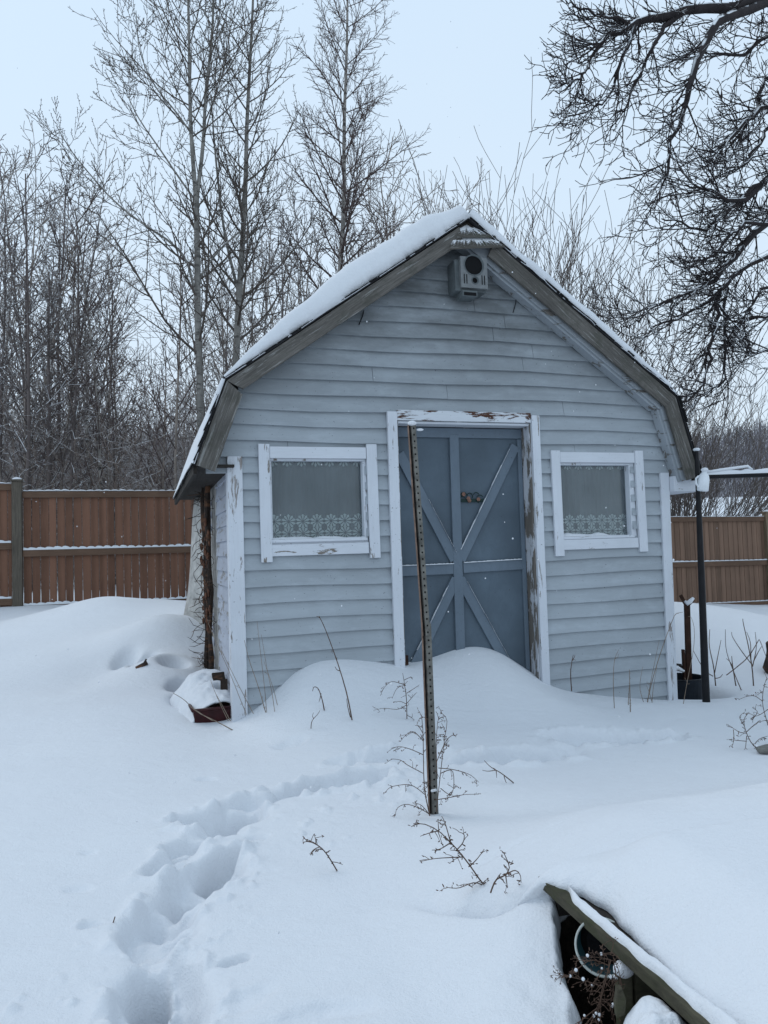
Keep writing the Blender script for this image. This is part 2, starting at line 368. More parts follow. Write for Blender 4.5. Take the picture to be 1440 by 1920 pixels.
# deck (snowed-over platform on the right)
DA = atZ(1013, 1643, .2)[:2]; DDIR = atZ(1335, 1925, .2)[:2]-DA; DDIR = DDIR/np.linalg.norm(DDIR); DN = np.array([-DDIR[1], DDIR[0]])  # DN points right
def deck_st(X, Y): return (X-DA[0])*DDIR[0]+(Y-DA[1])*DDIR[1], (X-DA[0])*DN[0]+(Y-DA[1])*DN[1]   # s along beam, n to the right
def top_h(X, Y):   # unbroken snow surface including the swell over the deck
    s, n = deck_st(X, Y)
    g = base_h(X, Y)
    w = fbm(X*1.3, Y*1.3, 5, 2)*.06
    m = sstep(s, -1.15+w, .0)*sstep(n, -.45+w, .45)*(1-sstep(n, 2.6, 3.6))
    return g+m*.31
PR = []   # footprints: px, py, angle, a, b, depth, k
def foot(x, y, ang, a, b, d, k=11): p = atZ(x, y, 0); PR.append((p[0], p[1], math.radians(ang), a, b, d, k))
foot(300, 1870, 107, .22, .105, .10); foot(278, 1835, 106, .085, .05, .15, 12); foot(335, 1862, 106, .07, .04, .07, 12); foot(300, 1735, 100, .16, .095, .08); foot(328, 1690, 80, .10, .09, .05); foot(350, 1655, 40, .07, .05, .07, 12)
foot(382, 1640, 66, .19, .115, .10); foot(418, 1605, 60, .11, .055, .14, 12); foot(345, 1585, 30, .09, .05, .06, 12); foot(325, 1610, 60, .13, .06, .05)
foot(430, 1525, 38, .20, .115, .09); foot(445, 1515, 38, .13, .05, .08, 12); foot(365, 1535, 30, .10, .05, .05, 10); foot(470, 1498, 35, .16, .07, .08); foot(400, 1560, 40, .12, .07, .05)
foot(620, 1470, 14, .27, .09, .13); foot(680, 1452, 16, .22, .08, .09); foot(760, 1415, 15, .24, .10, .08, 7); foot(690, 1420, 20, .2, .08, .05, 7)
foot(900, 1418, 5, .26, .09, .11, 8); foot(990, 1402, 5, .2, .09, .12, 8); foot(1120, 1370, 8, .26, .12, .11, 7); foot(1220, 1366, 5, .2, .1, .10, 7); foot(1060, 1392, 5, .1, .07, .04, 7); foot(540, 1395, 20, .1, .05, .03, 6)
foot(166, 1735, 10, .035, .022, .03, 6); foot(446, 1806, 25, .05, .02, .035, 9); foot(478, 1568, 20, .05, .025, .025, 8); foot(388, 1455, 0, .05, .03, .02, 6); foot(150, 1665, 0, .04, .02, .015, 5); foot(160, 1600, 0, .03, .02, .012, 5); foot(580, 1905, 15, .14, .03, .02, 4); foot(430, 1880, 30, .12, .03, .02, 4)
HOLES = []
def hole(x, y, D, a, b, d, k=6): p = atD(x, y, D); HOLES.append((p[0], p[1], a, b, d, k))
hole(270, 1242, 6.75, .085, .15, .34, 6); hole(235, 1228, 6.9, .09, .13, .14, 5); hole(325, 1248, 6.6, .10, .13, .17, 5); hole(341, 1285, 6.1, .085, .13, .26, 6); hole(372, 1288, 6.2, .05, .08, .2, 6); hole(352, 1322, 5.7, .10, .12, .16, 5)
def ground_h(X, Y, fine=True):
    h = top_h(X, Y)
    wx = fbm(X*5, Y*5, 31, 3)*.045; wy = fbm(X*5, Y*5, 77, 3)*.045
    near = (Y < 8) & (Y > .8)
    for cx, cy, an, a, b, d, k in PR:
        dx = X-cx+wx; dy = Y-cy+wy
        p = dx*math.cos(an)+dy*math.sin(an); q = -dx*math.sin(an)+dy*math.cos(an)
        r = np.sqrt((p/a)**2+(q/b)**2)
        m = 1/(1+np.exp(np.clip((r-1)*k, -40, 40)))
        h = h-d*m+m*((np.abs(fbm(X*8, Y*8, 3, 3))*2-.35)*.032+(np.abs(fbm(X*19, Y*19, 13, 2))-.15)*.016)*min(1, d/.06)
        h = h+np.exp(-((r-1.35)/.3)**2)*np.clip(fbm(X*12, Y*12, 9, 3)+.12, 0, 1)*d*.5
    for cx, cy, a, b, d, k in HOLES:
        r = np.sqrt(((X-cx)/a)**2+((Y-cy)/b)**2)
        h = h-d/(1+np.exp(np.clip((r-1)*k, -40, 40)))
    hb = 0
    for (cx, cy, a, b, d, k) in (HOLES[0], HOLES[3]):
        hb = hb+1/(1+np.exp(np.clip((np.sqrt(((X-cx-.01)/a)**2+((Y-cy-.8*b)/b)**2)-.42)*14, -40, 40)))  # dark spots on the back walls of two holes
    h = h+fbm(X*.9, Y*.9, 50, 3)*.03*sstep(Y, 1, 4)+fbm(X*3.5, Y*3.5, 51, 3)*.006
    tr = np.exp(-((Y-np.interp(X, [-.75, -.55, -.35, -.1, .2], [1.9, 2.5, 3.2, 3.7, 3.9]))/.35)**2)*(X < .3)*(X > -1.1)
    h = h+tr*np.clip(fbm(X*16, Y*16, 71, 3)-.22, 0, 1)*.06+tr*fbm(X*30, Y*30, 72, 2)*.004
    u = (X-O[0])*UD[0]+(Y-O[1])*UD[1]; v = (X-O[0])*VD[0]+(Y-O[1])*VD[1]
    # wind scour around the tub behind the right corner
    r = np.hypot((X-TUBP[0])/.31, (Y-TUBP[1]+.05)/.34); h = h-.16/(1+np.exp(np.clip((r-1)*8, -40, 40)))
    # pit under and beside the deck
    s, n = deck_st(X, Y)
    wob = fbm(X*9, Y*9, 61, 3)*.035
    rim = np.interp(s, [-.1, .05, .13, .27, .5, .8], [.05, .03, .005, -.035, -.10, -.16])+wob*.5+fbm(X*22, Y*22, 63, 2)*.018
    sw_ = np.interp(s, [0, .3, .6], [.03, .06, .10])
    pit = sstep(n, rim-sw_, rim+.03)**1.3*sstep(s, .0+wob, .11+wob)*(1-sstep(n, 1.9, 2.3))
    notch = sstep(s, -.40, -.12)*sstep(n, np.interp(s, [-.42, -.1, .1], [-.34, -.15, -.03])-.05, np.interp(s, [-.42, -.1, .1], [-.34, -.15, -.03])+.03)*(1-sstep(n, 1.9, 2.3))
    slump = .06*np.exp(-((n-rim)/.14)**2)*sstep(s, -.1, .3)*(1-pit)
    notch = notch*(1-sstep(s, -.10, .0))
    h = h-.07*notch*(1-pit)
    h = h*(1-pit)-slump+pit*(-.30)
    cl = np.maximum(.37*sstep(-np.hypot((s-.68+wob)/.24, (n+.0+wob)/.14), -1.0, -.35), .24*sstep(-np.hypot((s-.53)/.08, (n+.07)/.06), -1, -.2))
    h = h+cl*pit*(1+fbm(X*16, Y*16, 88, 3)*.2)
    bare = np.maximum(sstep(pit, .04, .3)*(1-sstep(cl, .04, .09)), np.clip(hb, 0, 1)*.8)  # pit soil, carried up the walls to paint in the dark of the void
    return h, bare
TUBP = atD(1276, 1262, 6.95)
def build_ground():
    y0 = np.linspace(-25, .6, 30)[:-1]
    y1 = .6*np.exp(np.arange(0, 620)*.0041)           # to ~7.6
    y2 = y1[-1]*np.exp(np.arange(1, 330)*.0166)
    ys = np.concatenate([y0, y1, y2])
    sf = np.arange(-.66, .66001, .0023)
    so = .66*np.exp(np.arange(1, 36)*.055)
    ss = np.concatenate([-so[::-1], sf, so])
    S, Y = np.meshgrid(ss, ys); X = S*(np.abs(Y)+.35)
    X = np.where(Y < .6, S*(.95+np.abs(Y-.6)*1.2), X)
    h, bare = ground_h(X, Y)
    return grid_mesh('ground', np.stack([X, Y, h], -1), M['ground_snow'], attr={'bare': bare})
g = build_ground(); tag(g, kind='structure')
def gz(x, y): return float(ground_h(np.array([[x]]), np.array([[y]]))[0][0, 0])
def gp(x, y, z0=0.):   # pixel -> point on the snow
    z = z0
    for _ in range(12):
        p = atZ(x, y, z); z = .5*z+.5*gz(p[0], p[1])
    p = atZ(x, y, z); p[2] = gz(p[0], p[1]); return p

# wooded hill beyond the field
HX = np.linspace(-260, 330, 140); HY = np.linspace(128, 330, 60); X, Y = np.meshgrid(HX, HY)
ridge = 24+fbm(X*.012, X*0, 3, 3)*9-np.clip(X-60, 0, 300)*.02
Z = 7.6+ridge*sstep(Y, 128, 245)+fbm(X*.05, Y*.05, 8, 3)*2*sstep(Y, 130, 160)-2*(1-sstep(Y, 128, 134))
hl = grid_mesh('hill', np.stack([X, Y, Z], -1), M['hillm']); tag(hl, kind='structure')

# ------------------------------------------------------------------ shed
shed = empty('shed', (O[0], O[1], 0), YAW, label='weathered blue-grey clapboard shed with gambrel roof under snow, door and two windows', cat='shed')
VO = -.16
def pv(x, y, v=VO): return fr(x, y, v)
AP = pv(876, 414); BL = pv(423, 714); EL = pv(366, 872); BR = pv(1264, 745); ER = pv(1308, 893)
cu = 1.755
def roof_inner_u(z, off=.12):
    """left and right limits of the front wall at height z, under the roof"""
    def line(p, q):
        t = (z-q[1])/(p[1]-q[1]) if abs(p[1]-q[1]) > 1e-6 else 0
        return q[0]+(p[0]-q[0])*t
    lu = line(AP, BL) if z > BL[1] else line(BL, EL)
    ru = line(AP, BR) if z > BR[1] else line(BR, ER)
    return lu+.05, ru-.05
# openings (u0,u1,z0,z1)
WL = (.25, .94, 1.225, 1.80); WR = (2.535, 3.19, 1.19, 1.78); DR = (1.19, 2.30, -.5, 2.10)
rng = random.Random(4)
EXPO = .1135
b = MB(); z = -.345+.006
sf = 0
while z < 3.62:
    zt = z+EXPO+.012
    l0, r0 = roof_inner_u(max(z, 1.7)); l0 = max(l0, 0); r0 = min(r0, 3.5)
    if z > 1.66:
        l0, r0 = roof_inner_u(z+EXPO*.6); l0 += .02; r0 -= .02
        l0 = max(l0, -.2 if z > 1.70 else 0); r0 = min(r0, 3.75)
    iv = [(l0, r0)]
    for (a, c, e, f2) in (WL, WR, DR):
        if z+EXPO*.9 > e and z < f2-.01:
            nv = []
            for (p, q) in iv:
                if c <= p or a >= q: nv.append((p, q)); continue
                if a > p: nv.append((p, a))
                if c < q: nv.append((c, q))
            iv = nv
    # butt joints
    out = []
    for p, q in iv:
        if q-p > 1.3:
            j = p+(q-p)*rng.uniform(.25, .75); out += [(p, j-.0015), (j+.0015, q)]
        else: out.append((p, q))
    for p, q in out:
        if q-p < .02: continue
        n = max(1, int((q-p)/.28)); us = [p+(q-p)*i/n for i in range(n+1)]
        sag = lambda u: .006*math.sin(u*2.1+z*1.3)+.005*math.sin(u*4.3+z*7)
        dv = rng.uniform(-.002, .002); dz = rng.uniform(-.002, .002)
        vs = []
        for u_ in us:
            w_ = .0015*math.sin(u_*9+z*31)
            zz = z+sag(u_)+dz
            vs += [(u_, -.034+dv+w_, zz), (u_, -.006, zz+EXPO+.02), (u_, .004, zz+EXPO+.02), (u_, .004, zz)]
        fs = []
        for i in range(n):
            k = i*4
            for j in range(4): fs.append((k+j, k+(j+1) % 4, k+4+(j+1) % 4, k+4+j))
        fs += [(3, 2, 1, 0), tuple(n*4+j for j in range(4))]
        b.add(vs, fs)
    z += EXPO
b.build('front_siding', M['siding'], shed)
# nail heads and little cracks on the boards
b = MB()
for i in range(150):
    u_ = rng.choice([.12, .35, .62, 1.05, 1.3, 1.7, 2.1, 2.4, 2.9, 3.3])+rng.uniform(-.03, .03); zz = -.339+EXPO*rng.randint(6, 33)+.02
    l0, r0 = roof_inner_u(zz)
    if not (l0+.1 < u_ < r0-.1): continue
    if any(a-.1 < u_ < c+.1 and e-.1 < zz < f2+.12 for a, c, e, f2 in (WL, WR, DR)): continue
    b.ball((u_, -.0255, zz), rng.uniform(.002, .0035), 0, (1, .5, 1.5))
tag(b.build('nail_heads', M['rust'], shed), kind='stuff')
# inner wall sheathing (keeps the inside dark), with openings
b = MB()
def slab(u0, u1, z0, z1, v0=.008, v1=.06): b.box((u0, v0, z0), (u1, v1, z1))
slab(0, WL[0], -.4, 2.3); slab(WL[1], DR[0], -.4, 2.3); slab(DR[1], WR[0], -.4, 2.3); slab(WR[1], 3.5, -.4, 2.3)
slab(WL[0], WL[1], -.4, WL[2]); slab(WL[0], WL[1], WL[3], 2.3); slab(WR[0], WR[1], -.4, WR[2]); slab(WR[0], WR[1], WR[3], 2.3); slab(DR[0], DR[1], 2.16, 2.3)
b.prism([(.0, 2.3), (3.5, 2.3), (AP[0]+.02, AP[1]-.1)], .008, .06)
# side and rear walls
b.box((.012, .06, -.4), (.06, 3.02, 1.83)); b.box((3.44, .06, -.4), (3.488, 3.02, 1.75))
b.box((.06, 2.97, -.4), (3.44, 3.02, 2.28)); b.prism([(.06, 2.28), (3.44, 2.28), (AP[0], AP[1]-.15)], 2.97, 3.02)
b.box((.06, .06, -.02), (3.44, 2.97, .02))
b.build('wall_sheathing', M['wallin'], shed)
# left side siding
b = MB(); z = -.339
while z < 1.80:
    for (p, q) in ((.02, 1.22), (1.62, 2.15), ):
        if p > 1.5 and not (1.25 < z < 1.7 or z < .9): continue
        b.hexa([(-.018, p, z), (.012, p, z), (.012, q, z), (-.018, q, z), (-.002, p, z+EXPO+.015), (.012, p, z+EXPO+.015), (.012, q, z+EXPO+.015), (-.002, q, z+EXPO+.015)])
    z += EXPO
b.build('side_siding', M['side_siding'], shed)
b = MB(); z = -.339
while z < 1.72:
    b.hexa([(3.488, .02, z), (3.518, .02, z), (3.518, 3.0, z), (3.488, 3.0, z), (3.488, .02, z+EXPO+.015), (3.5, .02, z+EXPO+.015), (3.5, 3.0, z+EXPO+.015), (3.488, 3.0, z+EXPO+.015)])
    z += EXPO
b.build('side_siding', M['side_siding'], shed)
# crumbling whitewashed rear stretch of the left wall
b = MB(); b.box((-.01, 1.24, -.4), (.011, 3.0, 1.8)); b.build('bare_wall', M['stucco'], shed)
# corner boards
b = MB(); b.box((-.045, -.044, -.3), (.058, -.024, 1.822)); b.build('corner_board', M['corner'], shed, bevel=.003)
b = MB(); b.box((-.045, -.0215, -.3), (-.02, .075, 1.80)); b.build('corner_board', M['corner'], shed, bevel=.003)
b = MB()
b.hexa([(3.44, -.046, -.4), (3.525, -.046, -.4), (3.525, -.02, -.4), (3.44, -.02, -.4), (3.467, -.046, 1.71), (3.55, -.046, 1.71), (3.55, -.02, 1.71), (3.467, -.02, 1.71)])
b.build('corner_board', M['corner'], shed, bevel=.003)

# roof slabs
def off(p, q, d):
    du, dz = q[0]-p[0], q[1]-p[1]; L = math.hypot(du, dz); return (-dz/L*d, du/L*d)
VB = 3.1; VF = VO-.035
roof = MB()
def rslab(p, q, t=.012, v0=VF, v1=VB):
    o = off(p, q, t)
    if o[1] < 0 and abs(o[1]) > .001: o = (-o[0], -o[1])
    roof.prism([p, q, (q[0]+o[0], q[1]+o[1]), (p[0]+o[0], p[1]+o[1])], v0, v1)
rslab(EL, BL); rslab(BL, AP); rslab(AP, BR); rslab(BR, ER)
RF = roof.build('roof', M['shingle'], shed)
# ragged shingle tabs along the front rake and left eave
b = MB(); rng = random.Random(8)
for p, q in ((BL, AP), (AP, BR), (BR, ER), (EL, BL)):
    L = math.hypot(q[0]-p[0], q[1]-p[1]); o = off(p, q, 1); o = (-o[0], -o[1]) if o[1] < 0 else o
    t = 0
    while t < L-.02:
        w = rng.uniform(.06, .16); t1 = min(t+w, L); a = t/L; c = t1/L; e = rng.uniform(.0, .022); th = rng.uniform(.003, .009)
        A = (p[0]+(q[0]-p[0])*a, p[1]+(q[1]-p[1])*a); B = (p[0]+(q[0]-p[0])*c, p[1]+(q[1]-p[1])*c); h0 = .0125
        b.prism([(A[0]+o[0]*h0, A[1]+o[1]*h0), (B[0]+o[0]*h0, B[1]+o[1]*h0), (B[0]+o[0]*(h0+th), B[1]+o[1]*(h0+th)), (A[0]+o[0]*(h0+th), A[1]+o[1]*(h0+th))], VF-e, VF+.1)
        t = t1+rng.uniform(0, .01)
b.build('shingle_edge', M['shingle_e'], RF)
b = MB(); v = VF
o = off(EL, BL, 1); o = (-o[0], -o[1]) if o[0] > 0 else o
du, dz = BL[0]-EL[0], BL[1]-EL[1]; L = math.hypot(du, dz); du /= L; dz /= L
for row in range(5):
    v = VF-.005
    while v < VB:
        w = rng.uniform(.1, .2); s0 = row*.125-.015+rng.uniform(-.012, .012); s1 = s0+.14
        if rng.random() < .93:
            hh = .0125+.004; a = (EL[0]+du*s0+o[0]*(hh+.012), EL[1]+dz*s0+o[1]*(hh+.012)); c = (EL[0]+du*s1+o[0]*hh, EL[1]+dz*s1+o[1]*hh)
            b.prism([(a[0]-o[0]*.007, a[1]-o[1]*.007), (c[0]-o[0]*.007, c[1]-o[1]*.007), c, a], v, min(v+w-.006, VB))
        v += w
b.build('shingles', M['shingle'], RF)

# rake boards (fascia)
def rake(p, q, w, v0, v1, name='rake_board', mat='rake', sub=1, cutp=0, cutq=0, jit=.004, d0=-.004, parent=shed):
    b = MB(); du, dz = q[0]-p[0], q[1]-p[1]; L = math.hypot(du, dz); du /= L; dz /= L
    o = (dz, -du) if -du < 0 else (-dz, du)      # downward normal
    if o[1] > 0: o = (-o[0], -o[1])
    n = 14; r = random.Random(int(L*1000)); top = []; bot = []
    for i in range(n+1):
        t = L*i/n; bx = p[0]+du*t; bz = p[1]+dz*t; j = r.uniform(-jit, jit)*.3
        tb = t+(cutp if i == 0 else cutq if i == n else 0)
        top.append((bx+o[0]*(-d0), bz+o[1]*(-d0))); bot.append((p[0]+du*tb+o[0]*(w+j), p[1]+dz*tb+o[1]*(w+j)))
    vs = [(u_, v0, z_) for u_, z_ in top]+[(u_, v0, z_) for u_, z_ in bot]+[(u_, v1, z_) for u_, z_ in top]+[(u_, v1, z_) for u_, z_ in bot]
    m = n+1; fs = []
    for i in range(n):
        fs += [(i, i+1, m+i+1, m+i), (2*m+i, 3*m+i, 3*m+i+1, 2*m+i+1), (i, 2*m+i, 2*m+i+1, i+1), (m+i, m+i+1, 3*m+i+1, 3*m+i)]
    fs += [(0, m, 3*m, 2*m), (n, 2*m+n, 3*m+n, m+n)]
    b.add(vs, fs); return b.build(name, M[mat], parent, bevel=.003)
APL = pv(858, 427)
rake(BL, APL, .112, VO-.028, VO-.004, cutp=.06, cutq=-.04, mat='rake1')
rake(EL, BL, .135, VO-.026, VO-.003, cutp=.0, cutq=-.05, mat='rake2')
RTOP = pv(925, 455)
rake(RTOP, BR, .13, VO-.028, VO-.004, cutp=.02, cutq=-.03, mat='rake3')
rake(BR, ER, .125, VO-.026, VO-.003, cutp=-.03, cutq=.0, mat='rake4')
# frieze trim against the siding (two stepped strips)
def inset(p, d, c=(1.755, 1.8)): return p
def shift(p, q, d):
    o = off(p, q, d)
    if o[1] > 0: o = (-o[0], -o[1])
    return (p[0]+o[0], p[1]+o[1]), (q[0]+o[0], q[1]+o[1])
for (d0, w, v0, v1) in ((.0, .150, -.140, -.118), (.0, .168, -.117, -.0285)):
    for p, q in ((AP, BR),):
        a, c = shift(p, q, d0); rake(a, c, w, v0, v1, 'frieze_board', 'frieze', cutp=.05, cutq=-.07 if w > .16 else -.05)
    a, c = (BR, ER); rake(a, c, w-.01, v0, v1, 'frieze_board', 'frieze', cutp=-.06, cutq=0)
# soffits
b = MB()
for p, q in ((EL, BL), (BL, AP), (AP, BR), (BR, ER)):
    o = off(p, q, .006); o = (-o[0], -o[1]) if o[1] > 0 or (abs(o[1]) < 1e-6) else o
    b.prism([(p[0]+o[0], p[1]+o[1]), (q[0]+o[0], q[1]+o[1]), (q[0]+o[0]*3, q[1]+o[1]*3), (p[0]+o[0]*3, p[1]+o[1]*3)], VO-.002, -.0285)
zl = EL[1]
b.box((EL[0]+.015, -.10, zl-.005), (-.002, 3.05, zl+.012)); b.box((3.52, -.02, ER[1]+.01), (ER[0]-.015, 3.05, ER[1]+.026))
b.build('soffit', M['soffit'], shed)
b = MB(); b.box((EL[0]-.01, -.12, zl-.055), (EL[0]+.014, 3.08, zl+.05)); b.build('eave_board', M['soffit'], shed)
b = MB(); b.box((ER[0]-.014, -.12, ER[1]-.03), (ER[0]+.01, 3.08, ER[1]+.05)); b.build('eave_board', M['soffit'], shed)
# white return under the right eave
a0 = fr(1252, 890, -.08); a1 = fr(1318, 921, -.08)
b = MB(); b.box((3.552, -.10, a1[1]), (a1[0], .3, a0[1]-.012)); b.build('eave_return', M['trim_h'], shed, bevel=.004)
# snowy hood at the peak: two overlapping sloping boards
b = MB(); c_ = MB()
hb = [(pv(838, 474), pv(940, 470), pv(855, 446), pv(918, 446)), (pv(852, 450), pv(925, 450), pv(868, 424), pv(893, 424))]
for i, (p, q, r_, s_) in enumerate(hb):
    v0 = -.225+.02*i; v1 = -.16+.02*i; t = .012
    b.hexa([(p[0], v0, p[1]), (q[0], v0, q[1]), (s_[0], v1, s_[1]), (r_[0], v1, r_[1])] + [(p[0], v0, p[1]+t), (q[0], v0, q[1]+t), (s_[0], v1, s_[1]+t), (r_[0], v1, r_[1]+t)])
    r = random.Random(i); n = 16
    for k in range(n):
        a = k/n; e = (k+1)/n; dz_ = .010+r.uniform(.0, .006)
        l = lambda A, B, t_: A[0]+(B[0]-A[0])*t_
        lz = lambda A, B, t_: A[1]+(B[1]-A[1])*t_
        c_.hexa([(l(p, q, a), v0-.004, lz(p, q, a)+t+.001-r.uniform(0, .005)), (l(p, q, e), v0-.004, lz(p, q, e)+t+.001), (l(r_, s_, e), v1, lz(r_, s_, e)+t), (l(r_, s_, a), v1, lz(r_, s_, a)+t),
                 (l(p, q, a), v0+.012, lz(p, q, a)+t+dz_+.012), (l(p, q, e), v0+.012, lz(p, q, e)+t+dz_+.012), (l(r_, s_, e), v1, lz(r_, s_, e)+t+dz_), (l(r_, s_, a), v1, lz(r_, s_, a)+t+dz_)])
hd = b.build('peak_hood', M['rake'], shed); sn = c_.build('snow_cover', M['snow'], hd, smooth=False)
sm = sn.modifiers.new('rem', 'REMESH'); sm.mode = 'VOXEL'; sm.voxel_size = .0045; sm.use_smooth_shade = True
b = MB(); b.prism([pv(858, 445, -.12), pv(915, 445, -.12), pv(893, 424, -.12), pv(868, 424, -.12)], -.12, -.05); b.build('peak_block', M['rake'], hd)

# roof snow
def roof_snow(p, q, prof, seed, edge=.035, vb=VB, s0=0, s1=1, jag=.05, nm='snow_cover'):
    """p lower, q upper point of a slope; prof(t)-> thickness along the slope"""
    du, dz = q[0]-p[0], q[1]-p[1]; L = math.hypot(du, dz); du /= L; dz /= L
    o = (-dz, du) if du > 0 else (dz, -du)
    n = 150; m = 60
    t = np.linspace(s0, s1, n); fv = np.concatenate([np.linspace(0, .12, 34)**1.0, np.linspace(.14, 1, m-34)])
    T, V_ = np.meshgrid(t, fv)
    front = VF+.0-.045*np.clip(vn(T*L*7, T*0, seed)+.2, 0, 1)+vn(T*L*24, T*0, seed+3)*.014+jag*np.clip(vn(T*L*3, T*0, seed+5)-.15, 0, 1)
    v = front+(vb-front)*V_
    th = np.vectorize(prof)(T)
    th = th*(1+.35*fbm(T*L*2.4, v*2.4, seed+9, 3))
    d = (v-front)
    rr = np.clip(d/np.maximum(th*.55, .012), 0, 1); rnd = np.sqrt(np.clip(1-(1-rr)**2, 0, 1))
    h = .019+th*rnd-.012*(1-rr)**3
    sx = p[0]+du*T*L; sz = p[1]+dz*T*L
    P = np.stack([sx+o[0]*h, v, sz+o[1]*h], -1)
    # underside row
    low = np.stack([sx+o[0]*.012, v+.01, sz+o[1]*.012], -1)[:1]
    P = np.concatenate([low, P])
    return grid_mesh(nm, P, M['snow'], RF)
def ptop(t):   # left upper slope, t from break to apex
    return float(np.interp(t, [0, .08, .2, .4, .55, .75, .9, 1.0], [.012, .05, .10, .155, .18, .19, .19, .115]))
roof_snow(BL, AP, ptop, 3, s1=1.004)
roof_snow(BR, AP, lambda t: float(np.interp(t, [0, .1, .3, .6, .85, 1], [.004, .04, .07, .08, .085, .10])), 21, s1=1.01, jag=.02)
roof_snow(EL, BL, lambda t: .012, 41, jag=.02, s0=.0)

# door frame
b = MB(); b.box((1.118, -.056, -.3), (1.193, -.024, 2.160)); b.build('door_casing', M['trim'], shed, bevel=.003)
b = MB(); b.box((2.298, -.056, -.3), (2.366, -.024, 2.158)); b.build('door_casing', M['trim'], shed, bevel=.003)
b = MB(); b.box((1.195, -.046, 2.098), (2.296, -.024, 2.176)); b.build('door_casing', M['lintel'], shed, bevel=.003)
b = MB(); b.box((1.193, -.0235, -.3), (1.207, .13, 2.096)); b.build('door_jamb', M['jamb'], shed, bevel=.002)
b = MB(); b.box((2.285, -.0235, -.3), (2.300, .13, 2.096)); b.build('door_jamb', M['jamb'], shed, bevel=.002)
b = MB(); b.box((1.208, -.0232, 2.078), (2.284, .13, 2.096)); b.build('door_jamb', M['trim_h'], shed, bevel=.002)
door = empty('door'); door.parent = shed
vd = .115
b = MB(); b.box((1.21, vd, -.2), (2.282, vd+.02, 2.072)); b.build('panel', M['door'], door)
def strip(p, q, w, name='batten', t=.02, v=vd, mat='door_b', ext=0):
    b = MB(); a = Vector((p[0], v-t/2, p[1])); c = Vector((q[0], v-t/2, q[1])); b.bar(a, c, w, t, up=(0, 1, 0)); return b.build(name, M[mat], door, bevel=.003)
def pd(x, y): return fr(x, y, vd-.01)
c0 = pd(853, 820); c1 = pd(862, 1225); cx_ = (c0[0]+c1[0])/2
strip((cx_, 2.02), (cx_-.01, -.2), .075, t=.024)
b = MB(); b.box((1.21, vd-.022, 1.995), (2.282, vd-.001, 2.07)); b.build('batten', M['door_b'], door, bevel=.003)
zc = pd(860, 1065)[1]
strip((1.212, zc-.005), (cx_-.04, zc-.004), .08); strip((cx_+.04, zc), (2.245, zc+.01), .08)
DG = [((966, 836), (863, 1050)), ((748, 850), (852, 1050)), ((862, 1085), (950, 1245)), ((855, 1085), (772, 1258))]
for p_, q_ in DG: strip(pd(*p_), pd(*q_), .078, v=vd-.001)
strip((2.262, 1.99), (2.262, -.2), .035, v=vd-.001)
# thin snow caught on the door battens
r = random.Random(3)
def ridge_snow(p, q, w=.024, h=.008, gaps=.25):
    n = 120; L = math.hypot(q[0]-p[0], q[1]-p[1]); dx, dz = (q[0]-p[0])/L, (q[1]-p[1])/L; nx, nz = (-dz, dx) if dx > 0 else (dz, -dx); G = []
    sd_ = r.random()*50
    for i in range(n):
        t = i/(n-1); k = max(0, 1-max(0, vn(t*9, 0, int(sd_))+gaps-.35)*6)*(1+.6*vn(t*40, 0, 3)); row = []
        for j in range(7):
            a = PI*j/6; hh = -.002+(h*k+.0)*math.sin(a); row.append((p[0]+dx*L*t+nx*hh, vd-.021*.5-.011+.011*(j/3-1)*1.0, p[1]+dz*L*t+nz*hh))
        G.append(row)
    grid_mesh('caught_snow', np.array(G, float), M['snow'], door)
ridge_snow((1.215, zc+.034), (cx_-.04, zc+.035), gaps=0, h=.007); ridge_snow((cx_+.045, zc+.040), (2.24, zc+.050), gaps=0, h=.007)
for (p_, q_), sg, f0, f1 in zip(DG, (-1, 1, 1, -1), (.05, .45, .06, .1), (.93, .95, .98, .8)):
    a_, c_2 = pd(*p_), pd(*q_); L = math.hypot(c_2[0]-a_[0], c_2[1]-a_[1]); nx = -(c_2[1]-a_[1])/L; nz = (c_2[0]-a_[0])/L
    if nz < 0: nx, nz = -nx, -nz
    e0 = (a_[0]+(c_2[0]-a_[0])*f0+nx*.039, a_[1]+(c_2[1]-a_[1])*f0+nz*.039); e1 = (a_[0]+(c_2[0]-a_[0])*f1+nx*.039, a_[1]+(c_2[1]-a_[1])*f1+nz*.039)
    ridge_snow(e0, e1, h=.004, gaps=.42)
# scalloped rust holes / hinge scraps
b = MB(); b.box((1.21, -.01, .30), (1.235, .01, .37)); b.build('rotten_patch', M['rust'], shed)

